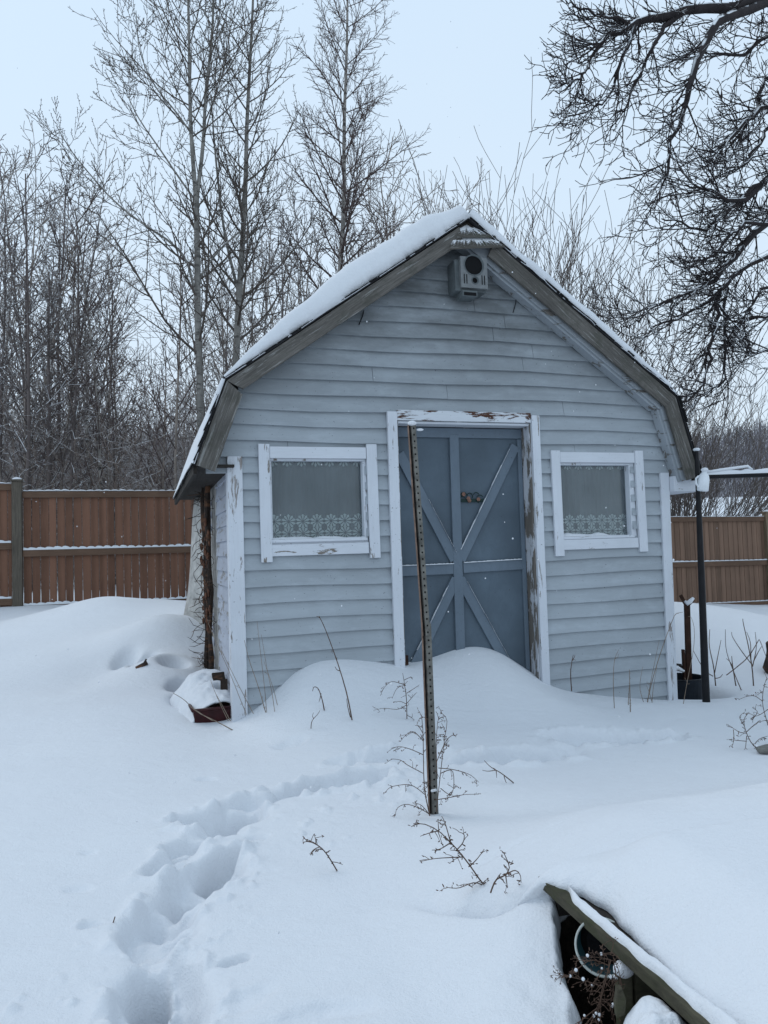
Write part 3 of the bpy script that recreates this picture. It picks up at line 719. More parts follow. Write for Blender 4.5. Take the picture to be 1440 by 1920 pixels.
# windows
def window(u0, u1, z0, z1, glz, seed, shifts):
    g0, g1, h0, h1 = glz
    w = empty('window'); w.parent = shed
    r = random.Random(seed)
    def cs(a, c, mat, nm='casing', bv=.003): b = MB(); b.hexa(c); return b.build(nm, M[mat], w, bevel=bv)
    s = shifts
    def board(ul, ur, zb, zt, v0, v1, mat, sk=0, nm='casing'):
        b = MB(); b.hexa([(ul-sk, v0, zb), (ur-sk, v0, zb), (ur-sk, v1, zb), (ul-sk, v1, zb), (ul, v0, zt), (ur, v0, zt), (ur, v1, zt), (ul, v1, zt)]); return b.build(nm, M[mat], w, bevel=.003)
    board(u0, u0+.078, z0+s[0], z1+s[1], -.05, -.024, 'trim', -.004)
    board(u1-.078, u1, z0+s[2], z1+s[3], -.05, -.024, 'trim', -.006)
    board(u0+.08, u1-.08, z1-.095, z1-.012, -.046, -.024, 'trim_h')
    board(u0+.08, u1-.08, z0+.035, z0+.115, -.046, -.024, 'trim_h')
    # inner lining and sash
    for nm, (a, c, e, f_) in (('sash', (u0+.078, g0-.002, h0-.01, h1+.01)), ('sash', (g1+.002, u1-.078, h0-.01, h1+.01)), ('sash', (u0+.078, u1-.078, h1+.0105, z1-.094))):
        if c-a > .004: board(a, c, e, f_, -.022, .05, 'trim', 0, nm)
    board(u0+.078, u1-.078, z0+.1, h0-.012, -.0215, .05, 'trim_h', 0, 'sill')
    board(g0-.02, g1+.02, h0-.022, h0-.0005, -.0385, .045, 'trim_h', 0, 'sill')
    b = MB(); b.box((g0-.012, .036, h0-.008), (g1+.012, .040, h1+.008)); b.build('pane', M['glass'], w)
    # curtain with folds
    n = 120; us = np.linspace(g0-.03, g1+.03, n); zs = np.linspace(h0-.05, h1+.04, 8); U, Z = np.meshgrid(us, zs)
    V = .085+.006*np.sin(U*55+seed)+.004*np.sin(U*131)
    cu_ = grid_mesh('curtain', np.stack([U, V, Z], -1), M['cloth'], w); sol = cu_.modifiers.new('s', 'SOLIDIFY'); sol.thickness = .001
    b = MB(); nf = 7; pit = (g1-g0)/6.35
    for row, zc_ in enumerate((h0+.128, h0+.040, h1+.03)):
        for k in range(nf):
            cu0 = g0+.022+pit*k
            if not g0-.01 < cu0 < g1+.01: continue
            for pnum in range(10):
                an = PI/2+2*PI*pnum/10; R_ = pit*.50; ir = .010
                d = (math.cos(an), math.sin(an)); nx = (-d[1], d[0]); pts = []
                for tt, ww in ((0, .10), (.35, .55), (.7, .95), (.9, .6), (1, .05)):
                    pts.append((tt, ww))
                pl = [(cu0+d[0]*(ir+(R_-ir)*t_)+nx[0]*w_*.0085, zc_+d[1]*(ir+(R_-ir)*t_)+nx[1]*w_*.0085) for t_, w_ in pts]
                pl += [(cu0+d[0]*(ir+(R_-ir)*t_)-nx[0]*w_*.0085, zc_+d[1]*(ir+(R_-ir)*t_)-nx[1]*w_*.0085) for t_, w_ in reversed(pts)]
                if max(p_[1] for p_ in pl) > h1+.03 or min(p_[1] for p_ in pl) < h0-.04: continue
                b.prism([(p_[0], p_[1]) for p_ in pl], .068, .0695)
            if row < 2:
                for sgn in (1, -1):
                    b.bar((cu0, .0705, zc_+sgn*pit*.5), (cu0+pit*.5, .0705, zc_+sgn*.01), .002, .0015, up=(0, 1, 0)); b.bar((cu0, .0705, zc_+sgn*pit*.5), (cu0-pit*.5, .0705, zc_+sgn*.01), .002, .0015, up=(0, 1, 0))
        if row == 1: b.build('lace', M['lace'], cu_); b = MB()
    b.build('lace', M['lace'], cu_)
    # snow resting on the sill
    n = 60; us = np.linspace(g0-.01, g1+.01, n); vs = np.linspace(-.036, .034, 12); U, V = np.meshgrid(us, vs)
    hh = .022*(.7+.9*fbm(U*9, V*6, seed, 3)+.35*np.cos((U-g0)/(g1-g0)*PI))*np.sin(np.clip((V+.038)/.05, 0, 1)*PI/2)
    P = np.stack([U, V, h0-.001+np.clip(hh, 0, 1)], -1); grid_mesh('sill_snow', P, M['snow'], w)
    return w
wl = window(.17, 1.03, 1.09, 1.905, (.265, .925, 1.241, 1.785), 1, (-.005, .005, .0, .012)); tag(wl, 'window left of the door')
wr = window(2.46, 3.305, 1.066, 1.885, (2.548, 3.178, 1.205, 1.762), 2, (-.012, .0, .0, .005)); tag(wr, 'window right of the door')
# faint boards seen inside
# drips of black cable on the gable
b = MB(); q0 = pv(966, 536, -.03); b.tube([(q0[0], -.03, q0[1]), (q0[0]+.004, -.034, q0[1]-.08), (q0[0]-.004, -.034, q0[1]-.14), (q0[0]-.03, -.03, q0[1]-.22)], .004, 5)
q0 = pv(682, 582, -.03); b.build('loose_cable', M['black'], shed); b = MB(); b.tube([(q0[0], -.03, q0[1]), (q0[0]-.01, -.034, q0[1]-.04), (q0[0]-.04, -.03, q0[1]-.11)], .004, 5); b.build('loose_cable', M['black'], shed)

# ------------------------------------------------------------------ speaker box under the peak
def spk():
    c = fr(889, 508, -.20); root = empty('speaker_box', tuple(W(c[0], -.20, c[1]-.13)), YAW, label='grey speaker box with a big and a small round hole under the roof peak', cat='speaker')
    w, h, d = .108, .125, .155
    b = MB(); b.box((-w-.035, .03, -.02), (w+.0, d+.02, h*2-.03)); b.build('cabinet', M['speaker_d'], root, bevel=.006)
    # front plate with real openings
    import itertools
    b = MB(); N = 40
    cirs = [(0, .175, .078, 28), (.006, .06, .027, 20)]
    def seg(z0, z1, u0, u1): b.box((u0, 0, z0), (u1, .03, z1))
    # build the plate row by row so that the holes stay open
    rows = 72; z0 = 0; H = .235
    for i in range(rows):
        a = z0+H*i/rows; e = a+H/rows; m = (a+e)/2; iv = [(-w, w)]
        for cx, cz_, r_, _ in cirs:
            if abs(m-cz_) < r_:
                hw = math.sqrt(r_**2-(m-cz_)**2); nv = []
                for p, q in iv:
                    if cx-hw > p: nv.append((p, min(q, cx-hw)))
                    if cx+hw < q: nv.append((max(p, cx+hw), q))
                iv = nv
        for p, q in iv: seg(a, e, p, q)
    b.build('front_plate', M['speaker'], root)
    b = MB()
    for cx, cz_, r_, n in cirs:
        MM = Matrix.Translation((cx, .014, cz_))@Matrix.Rotation(PI/2, 4, 'X')
        b.lathe([(r_-.006, .012), (r_+.003, .018), (r_+.004, .012), (r_-.006, .0)], n, MM, 0, False)
    b.build('ring', M['speaker_d'], root)
    b = MB()
    for cx, cz_, r_, n in cirs:
        MM = Matrix.Translation((cx, .012, cz_))@Matrix.Rotation(PI/2, 4, 'X')
        b.lathe([(r_+.001, -.001), (.02 if r_ > .05 else .006, -.016 if r_ > .05 else -.012)], n, MM, 0, True)
    b.build('cone', M['dark'], root)
    for u_ in (-.082, -.062, .062, .082): b = MB(); b.box((u_-.003, -.003, .03), (u_+.003, .0, .10)); b.build('vent_slot', M['dark'], root)
    b = MB(); b.box((-.10, -.0, -.065), (.02, .13, -.021)); b.box((-.09, -.003, -.06), (.01, -.0005, -.035), 1); b.build('lower_bracket', [M['speaker_d'], M['dark']], root, bevel=.003)
spk()

# ------------------------------------------------------------------ hook rack on the door
def rack():
    c = fr(884, 938, vd-.01); root = empty('hook_rack', tuple(W(c[0], vd-.002, c[1])), YAW, label='small dark green iron hook rack with pink roses on the blue door', cat='hook rack')
    b = MB(); b.box((-.105, -.012, -.014), (.105, -.0, .012)); b.build('bar', M['green_iron'], root, bevel=.003)
    b = MB()
    def loop(cx, cz, rx, rz, a0, a1, r=.004): b.tube([(cx+rx*math.cos(a0+(a1-a0)*i/10), -.012, cz+rz*math.sin(a0+(a1-a0)*i/10)) for i in range(11)], r, 5)
    loop(-.065, .04, .024, .022, 0, PI*1.2); loop(-.015, .03, .024, .026, -.5, PI); loop(.04, .04, .022, .02, .3, PI); loop(-.075, .012, .02, .02, .5, 4); loop(.07, .01, .03, .03, .6, 2.6)
    b.build('scroll', M['green_iron'], root)
    for cx, cz in ((-.03, .014), (-.022, -.004), (.055, .006), (-.068, .046)):
        b = MB()
        for k in range(6):
            a = k*PI/3; b.ball((cx+.009*math.cos(a), -.018, cz+.009*math.sin(a)), .0075)
        b.ball((cx, -.022, cz), .007); b.build('rose', M['rose'], root, smooth=True)
    b = MB(); b.tube([(.05, -.012, -.012), (.05, -.03, -.022), (.05, -.034, -.008)], .004, 5); b.build('hook', M['green_iron'], root)
rack()
# ------------------------------------------------------------------ fence
FV = 6.1
fence = empty('plank_fence', tuple(W(-4.3, FV, 0)), YAW, label='long brown wooden plank fence with snow on its rails, behind the shed', cat='fence')
def fz(x, y): u_, z_ = fr(x, y, FV); return u_, z_
pL = fz(33, 905); pR = fz(1438, 968)
def w2f(u): return u-(-4.3)
UPL = fz(33, 1000)[0]; UPR = fz(1438, 1000)[0]
NP = 5; span = (UPR-UPL)/NP
# panel heights: measured at both ends
top = lambda u: np.interp(u, [fz(45, 922)[0], fz(324, 918)[0], fz(1252, 971)[0], fz(1428, 969)[0]], [fz(45, 922)[1], fz(324, 918)[1], fz(1252, 971)[1], fz(1428, 969)[1]])
r = random.Random(12)
def fpanel(u0, u1, zt, mat, fp=fence, right=False, step=.094):
    zt0, zt1 = zt; H = 1.78
    f_ = lambda u, z: (w2f(u), z)
    def zz(u): return zt0+(zt1-zt0)*(u-u0)/(u1-u0)
    # boards
    b = MB(); u = u0+.01; gaps = []
    while u < u1-.02:
        w = step*r.uniform(.95, 1.03); g = r.choice([.005, .007, .010, .014]) if not right else .009
        e = min(u+w-g, u1-.01); t = r.uniform(-.002, .002); lean = r.uniform(-.002, .004)
        a = zz((u+e)/2)-.02
        for (z0, z1, dl) in ((a-H-.15, a, 0),):
            b.hexa([(w2f(u)+lean, .0+t, z0), (w2f(e)+lean, .0+t, z0), (w2f(e)+lean, .018+t, z0), (w2f(u)+lean, .018+t, z0), (w2f(u), t, z1), (w2f(e), t, z1), (w2f(e), .018+t, z1), (w2f(u), .018+t, z1)])
        u += w
    b.build('board_panel', M[mat], fp)
    for dz, hh, th, sn in ((0, .085, .03, .022), (-.80, .09, .04, .035), (-1.55, .09, .04, .03)):
        b = MB(); y0 = -.003-th
        b.hexa([(w2f(u0), y0, zz(u0)+dz-hh), (w2f(u1), y0, zz(u1)+dz-hh), (w2f(u1), -.003, zz(u1)+dz-hh), (w2f(u0), -.003, zz(u0)+dz-hh), (w2f(u0), y0, zz(u0)+dz), (w2f(u1), y0, zz(u1)+dz), (w2f(u1), -.003, zz(u1)+dz), (w2f(u0), -.003, zz(u0)+dz)])
        rl = b.build('rail', M['rail'], fp, bevel=.003)
        us = np.linspace(u0+.01, u1-.01, 90); vs = np.linspace(0, 1, 9); U, V = np.meshgrid(us, vs)
        sn = sn*.6 if right else sn
        hgt = sn*(1+.5*fbm(U*4, V*0, int(u0*10)+3, 3)-.55*np.abs(np.sin((U-u0)/step*PI/1.0))**8)*np.sqrt(np.clip(1-(V*1.9-.9)**2 if dz == 0 else 1-(1-np.clip(V*2.2, 0, 1))**2, 0, 1))
        Z = zz(u0)+(zt1-zt0)*(U-u0)/(u1-u0)+dz+.001+hgt
        Y = y0-.004+V*(th if dz else th+.02)
        P = np.stack([w2f(0)+U, Y, Z], -1); grid_mesh('rail_snow', P, M['snow'], rl)
def fpost(u, ztop, mat, w=.055):
    p = empty('post'); p.parent = fence; x = w2f(u)
    b = MB(); b.box((x-w, -.075, ztop-2.6), (x+w, .03, ztop)); b.build('shaft', M[mat], p, bevel=.006)
    b = MB(); b.box((x-w-.012, -.09, ztop+.001), (x+w+.012, .045, ztop+.025)); b.build('cap', M[mat], p, bevel=.004)
    b = MB(); b.ball((x, -.022, ztop+.024), 1, 0, (w+.006, .062, .035)); s = b.build('cap_snow', M['snow'], p, smooth=True)
fpost(UPL, fz(33, 903)[1], 'fpost', .062)
for k in range(NP):
    a = UPL+span*k; c = a+span; right = k >= 3
    za = float(top(a+.1)); zb = float(top(c-.1))
    fpanel(a+.065, c-.06, (za, zb), 'fence_r' if right else 'fence', right=right, step=.108)
    if k < NP-1: fpost(c, zb+.1, 'fpost_r' if right else 'fpost')
fpost(UPR, fz(1438, 962)[1], 'fpost_r', .07)
zl0 = fz(10, 908)[1]; fpanel(UPL-.065-2.4, UPL-.065, (zl0+.05, zl0), 'fence', step=.108); fpost(UPL-2.5, zl0+.15, 'fpost')
fpanel(UPR+.08, UPR+2.6, (float(top(UPR)), float(top(UPR))-.05), 'fence_r', right=True, step=.108); fpost(UPR+2.7, float(top(UPR))+.05, 'fpost_r')

# ------------------------------------------------------------------ left wall clutter
# shaggy vine-wrapped pipes
root = empty('vine_stems', tuple(W(-.06, 1.45, 0)), YAW, label='bundle of dark pipes and shaggy vine stems climbing the left shed wall', cat='vine')
r = random.Random(5); b = MB()
for du, dv, rr in ((-.005, -.08, .022), (-.01, .02, .016), (-.02, .12, .024), (.0, .2, .012)):
    b.tube([(du+r.uniform(-.008, .008), dv+r.uniform(-.015, .015), -.1+i*.19) for i in range(11)], [rr*r.uniform(.7, 1.3) for _ in range(11)], 7)
b.build('stems', M['vine'], root)
paths = []
for i in range(150):
    p = np.array([r.uniform(-.05, .02), r.uniform(-.18, .38), r.uniform(.0, 1.7)]); d = np.array([r.uniform(-.6, .2), r.uniform(-1, 1), r.uniform(-1, 1)]); pts = [p]
    for k in range(5): d = d+np.array([r.uniform(-.5, .5) for _ in range(3)]); d[0] -= .25*(pts[-1][0] > 0); d = d/np.linalg.norm(d); pts.append(pts[-1]+d*r.uniform(.02, .05))
    paths.append((np.array(pts), np.array([.0025]*5+[.001])))
tubes('tendrils', paths, M['vine'], root)
b = MB()
for i in range(60):
    c = (r.uniform(-.04, .0), r.uniform(-.15, .4), r.uniform(.5, 1.5)); b.ball(c, r.uniform(.012, .03), 0, (.5, 1, 1.3))
b.build('dead_clumps', M['rust'] if False else m_plain('rust_brown_clump', (.11, .05, .03), .9, 0, .6, 30, .6), root)
# leaning pale sheet near the rear of the left wall
b = MB(); n = 24; P = np.zeros((n, 10, 3))
for i in range(n):
    t = i/(n-1)
    z = .25+1.48*t; uo = -.05-.24*(1-t)**1.25+.03*math.sin(t*5)
    for j in range(10):
        s = j/9; P[i, j] = (-.012+(uo+.012)*s, 2.25+.45*s+.03*math.sin(t*6+s*4), z)
sh = grid_mesh('leaning_sheet', P, M['stucco']); sh.location = tuple(W(0, 0, 0)); sh.rotation_euler = (0, 0, YAW)
so = sh.modifiers.new('s', 'SOLIDIFY'); so.thickness = .02
tag(sh, 'peeling whitish sheet of board bowed against the rear left wall', 'board')

# red bin at the left corner
def redbin():
    p = atD(398, 1345, 5.42); root = empty('red_bin', (p[0], p[1]+.02, -.055), math.radians(20), label='dark red plastic bin half buried in snow at the left shed corner', cat='bin')
    b = MB(); w, d, h = .15, .15, .155
    o_ = [(-w*.85, -d*.85), (w*.85, -d*.85), (w*.85, d*.85), (-w*.85, d*.85)]; t_ = [(-w, -d), (w, -d), (w, d), (-w, d)]
    b.add([(x, y, 0) for x, y in o_]+[(x, y, h) for x, y in t_]+[(x*.93, y*.93, h) for x, y in t_]+[(x*.93, y*.93, .03) for x, y in o_],
          [(3, 2, 1, 0)]+[(i, (i+1) % 4, 4+(i+1) % 4, 4+i) for i in range(4)]+[(4+i, 4+(i+1) % 4, 8+(i+1) % 4, 8+i) for i in range(4)]+[(8+i, 8+(i+1) % 4, 12+(i+1) % 4, 12+i) for i in range(4)]+[(12, 13, 14, 15)])
    b.build('body', M['red'], root, bevel=.006)
    b = MB()
    for i in range(4):
        x0, y0 = t_[i]; x1, y1 = t_[(i+1) % 4]; b.tube([(x0, y0, h), (x1, y1, h)], .012, 8)
    b.build('rim', M['red'], root, smooth=True)
    n = 60; U, V = np.meshgrid(np.linspace(-2.2, 1.02, n), np.linspace(-.80, 2.6, n)); V = V+.18*np.sin(U*2.2+.6)*np.clip(1.2-V, 0, 1)*.6
    H = h+.004+.05*np.clip(1-np.abs(U)**3, 0, 1)*np.clip((V+1.04)/.6, 0, 1)**.5+np.clip(V+.3, 0, 3)*.05-np.clip(-U-.2, 0, 1)*.02+fbm(U*2, V*2, 5, 2)*.03
    H = H-np.clip(-.75-U, 0, 3)**1.5*.13-np.clip(-U-.2, 0, 1)*np.clip(-V, 0, 1)*.06
    H = H-.10*np.exp(-(((U-.45)/.2)**2+((V-.75)/.16)**2))
    grid_mesh('snow_cap', np.stack([U*w, V*d, H], -1), M['snow'], root).modifiers.new('s', 'SOLIDIFY').thickness = .012
redbin()
def scrap():
    p = atD(418, 1300, 5.6); b = MB(); rt = MB()
    b = MB(); b.bar((0, 0, -.1), (-.06, .12, .13), .09, .02); b.bar((.02, -.06, -.05), (.01, .0, .10), .05, .02)
    o_ = b.build('scrap_board', M['vine']); o_.location = tuple(p); tag(o_, 'dark broken scrap boards poking from snow against the left shed wall', 'scrap wood')
scrap()

# ------------------------------------------------------------------ pipe frame on the right
def pipeframe():
    p0 = atD(1325, 1330, 6.15); p1 = atD(1306, 843, 6.15); p1[0] = atD(1306, 843, 6.15)[0]
    root = empty('pipe_frame', (p0[0], p0[1], p0[2]), 0, label='black metal pipe post with a snow-topped crossbar right of the shed', cat='pipe frame')
    L = Vector(p1)-Vector(p0)
    b = MB(); b.tube([(0, 0, -.3), (0, 0, .2), tuple(L*.5), tuple(L)], [.030, .030, .026, .016], 14); b.build('post', M['black'], root, smooth=False)
    c0 = Vector(atD(1316, 893, 6.1))-Vector(p0); c1 = Vector(atD(1560, 885, 6.05))-Vector(p0)
    b = MB(); b.tube([tuple(c0), tuple(c1)], .024, 12); cb = b.build('crossbar', M['black'], root)
    n = 80; P = []
    for i in range(n):
        t = i/(n-1); c = c0.lerp(c1, t); row = []
        for k in range(9):
            a = PI*k/8; rr = .024; hh = 1+.5*vn(t*20, 0, 4)
            row.append((c.x, c.y-math.cos(a)*.023, c.z+.008+math.sin(a)*(.036)*hh))
        P.append(row)
    grid_mesh('crossbar_snow', np.array(P, float), M['snow'], cb)
    q = [(1322, 889), (1350, 884), (1380, 880), (1402, 877), (1410, 884)]
    b = MB(); b.tube([tuple(Vector(atD(x, y-3, 6.08))-Vector(p0)) for x, y in q], .011, 7); b.build('snowy_cord', M['snow'], root, smooth=True)
    b = MB(); b.ball(tuple(L+Vector((0, 0, .0))), .03, 0, (1, 1, .5)); b.build('post_snow', M['snow'], root, smooth=True)
    return p0, c0
PF, PC = pipeframe()
def jug():
    p = atD(1319, 902, 6.0); root = empty('plastic_jug', tuple(p), math.radians(-20), label='white plastic jug hanging upside down on the black pipe post', cat='jug')
    b = MB(); MM = Matrix.Rotation(math.radians(8), 4, 'Y')@Matrix.Diagonal((1, .8, 1, 1))
    b.lathe([(.01, -.082), (.036, -.08), (.043, -.07), (.044, .01), (.036, .045), (.018, .066), (.016, .085), (.0165, .088)], 14, MM)
    b.build('body', M['jug'], root, smooth=True)
    b = MB(); b.tube([(-.034, -.02, .04), (-.055, -.03, .02), (-.055, -.03, -.02), (-.04, -.02, -.045)], .008, 6); b.build('handle', M['jug'], root)
    b = MB(); b.ball((.012, 0, .088), .026, 0, (1.1, 1, .7)); b.build('snow_cap', M['snow'], root, smooth=True)
jug()
def rustpost():
    p = atD(1291, 1290, 7.05); root = empty('rusty_post', tuple(p), 0, label='short rusty iron post with a snow-filled forked top behind the shed corner', cat='post')
    q = Vector(atD(1288, 1134, 7.05))-Vector(p)
    b = MB(); b.bar((0, 0, -.3), tuple(q), .05, .03, up=(0, 1, 0)); b.bar((-.035, -.01, -.2), (-.037, -.01, .35), .02, .04, up=(0, 1, 0)); b.build('shaft', M['rust'], root, bevel=.003)
    b = MB(); b.bar(tuple(q+Vector((0, 0, -.02))), tuple(q+Vector((-.055, 0, .09))), .03, .012, up=(0, 1, 0)); b.bar(tuple(q+Vector((0, 0, -.01))), tuple(q+Vector((.06, 0, .045))), .03, .012, up=(0, 1, 0)); b.build('fork', M['rust'], root)
    b = MB(); b.tube([tuple(q+Vector(v_)) for v_ in ((-.022, -.005, .035), (.0, -.005, .012), (.03, -.005, .03), (.062, -.005, .062))], [.012, .022, .022, .012], 8); b.build('fork_snow', M['snow'], root, smooth=True)
rustpost()
def tub():
    root = empty('metal_tub', (TUBP[0], TUBP[1], TUBP[2]-.29), 0, label='dark grey tub sunk in snow behind the right shed corner', cat='tub')
    b = MB(); b.lathe([(.17, 0), (.20, .25), (.21, .26), (.197, .262), (.19, .25), (.16, .03), (.01, .03)], 28, None, 0, True); b.build('body', m_plain('dark_grey_metal', (.014, .018, .024), .5, .3), root, smooth=False)
    b = MB(); b.bar((-.22, -.03, .26), (.05, .16, .33), .06, .04); b.build('lid_board', M['soffit'], root)
    b = MB(); b.tube([(-.25, -.05, .30), (-.12, .0, .33), (-.02, .02, .33), (.04, .02, .30)], [.02, .03, .025, .012], 8); b.build('snow', M['snow'], root, smooth=True)
tub()
def logp():
    p = gp(1432, 1412); root = empty('wood_log', (p[0]+.10, p[1], p[2]+.02), math.radians(5), label='grey split log end lying on snow at the right edge of the photo', cat='log')
    b = MB(); n = 9
    prof = [(-.14, .012), (-.13, .035), (-.08, .052), (0, .06), (.15, .065), (.3, .06)]
    b.tube([(x, 0, 0) for x, _ in prof], [r_ for _, r_ in prof], 9); o_ = b.build('wood', M['log'], root); o_.scale = (1, 1, .5)
    b = MB(); b.tube([(-.0, 0, .035), (.1, .0, .06), (.3, 0, .07)], [.02, .07, .09], 10); b.tube([(.0, .08, .06), (.2, .12, .12), (.4, .1, .12)], [.02, .08, .09], 10); b.build('snow', M['snow'], root, smooth=True)
logp()
def stump():
    p = gp(1452, 1290, -.1); b = MB(); r = random.Random(9)
    b.tube([(r.uniform(-.02, .02), 0, -.2+i*.08) for i in range(8)], [.10*r.uniform(.75, 1.2)*(1-.05*i) for i in range(8)], 11); o_ = b.build('stump', M['vine']); o_.location = (p[0]+.21, p[1]+.4, p[2])
    tag(o_, 'dark rough tree stump in the snow at the right edge by the fence', 'stump')
stump()

# ------------------------------------------------------------------ perforated steel post in the foreground
def steelpost():
    base = gp(812, 1527); root = empty('steel_post', tuple(base), 0, label='tall leaning perforated steel post standing alone in snow before the door', cat='post')
    D = base[1]
    top_ = Vector(atD(771, 797, D))-Vector(base); mid = Vector(atD(797, 1170, D-.01))-Vector(base)
    def chan(p, q, nm, w=.026):
        d = (q-p); L = d.length; d = d/L
        ax = Vector((1, .25, 0)).normalized(); ax = (ax-d*ax.dot(d)).normalized(); bk = ax.cross(d).normalized()
        if bk.y < 0: bk = -bk
        n = int(L/.028); b = MB(); hw = .0038
        for i in range(n):
            z0 = L*i/n; z1 = L*(i+1)/n; zc = (z0+z1)/2; c = w*.5
            def P(a, z): return p+ax*a+d*z
            lo = [(0, z0), (w, z0), (w, z1), (0, z1)]; hi = [(c-hw, zc-hw), (c+hw, zc-hw), (c+hw, zc+hw), (c-hw, zc+hw)]
            vs = [P(*a) for a in lo]+[P(*a) for a in hi]+[P(*a)+bk*.003 for a in lo]+[P(*a)+bk*.003 for a in hi]
            fs = [(k, (k+1) % 4, 4+(k+1) % 4, 4+k) for k in range(4)]+[(8+k, 12+k, 12+(k+1) % 4, 8+(k+1) % 4) for k in range(4)]+[(4+k, 4+(k+1) % 4, 12+(k+1) % 4, 12+k) for k in range(4)]+[(1, 9, 10, 2), (0, 3, 11, 8)]
            b.add(vs, fs)
        o1 = b.build(nm, M['steel'], root)
        b = MB()
        for a0, a1, k0, k1 in ((-.0005, .0025, .0032, .018), (w-.003, w-.0005, .0032, .012)):
            b.hexa([p+ax*a0+bk*k0, p+ax*a1+bk*k0, p+ax*a1+bk*k1, p+ax*a0+bk*k1, q+ax*a0+bk*k0, q+ax*a1+bk*k0, q+ax*a1+bk*k1, q+ax*a0+bk*k1])
        a0, a1, k0, k1 = w*.22, w*.78, .0045, .0065  # near-black strips added for the shade behind the holes and inside the channel
        b.hexa([p+ax*a0+bk*k0, p+ax*a1+bk*k0, p+ax*a1+bk*k1, p+ax*a0+bk*k1, q+ax*a0+bk*k0, q+ax*a1+bk*k0, q+ax*a1+bk*k1, q+ax*a0+bk*k1], 1)
        a0, a1, k0, k1 = -.012, -.0007, .016, .019
        b.hexa([p+ax*a0+bk*k0, p+ax*a1+bk*k0, p+ax*a1+bk*k1, p+ax*a0+bk*k1, q+ax*a0+bk*k0, q+ax*a1+bk*k0, q+ax*a1+bk*k1, q+ax*a0+bk*k1], 1)
        a0, a1, k0, k1 = -.0145, -.0122, -.001, .012
        b.hexa([p+ax*a0+bk*k0, p+ax*a1+bk*k0, p+ax*a1+bk*k1, p+ax*a0+bk*k1, q+ax*a0+bk*k0, q+ax*a1+bk*k0, q+ax*a1+bk*k1, q+ax*a0+bk*k1], 2)
        a0, a1, k0, k1 = -.0165, -.0122, -.004, -.0015
        b.hexa([p+ax*a0+bk*k0, p+ax*a1+bk*k0, p+ax*a1+bk*k1, p+ax*a0+bk*k1, q+ax*a0+bk*k0, q+ax*a1+bk*k0, q+ax*a1+bk*k1, q+ax*a0+bk*k1], 2)
        b.build('flange', [M['steel'], M['dark'], M['steel_d']], o1)
    chan(Vector((.0, 0, -.35)), mid, 'channel', .027); chan(mid+Vector((.001, -.012, -.05)), top_, 'channel', .021)
    b = MB(); b.ball(tuple(top_+Vector((.004, 0, .008))), .016, 0, (1.3, 1, .7)); b.ball(tuple(top_+Vector((.038, .0, -.022))), .01, 0, (1.6, 1, .6)); b.build('snow_cap', M['snow'], root, smooth=True)
    b = MB(); b.tube([tuple(Vector(atD(809, 1483, D-.02))-Vector(base)), tuple(Vector(atD(818, 1481, D-.03))-Vector(base))], .006, 6); b.build('bolt', M['snow'], root)
steelpost()

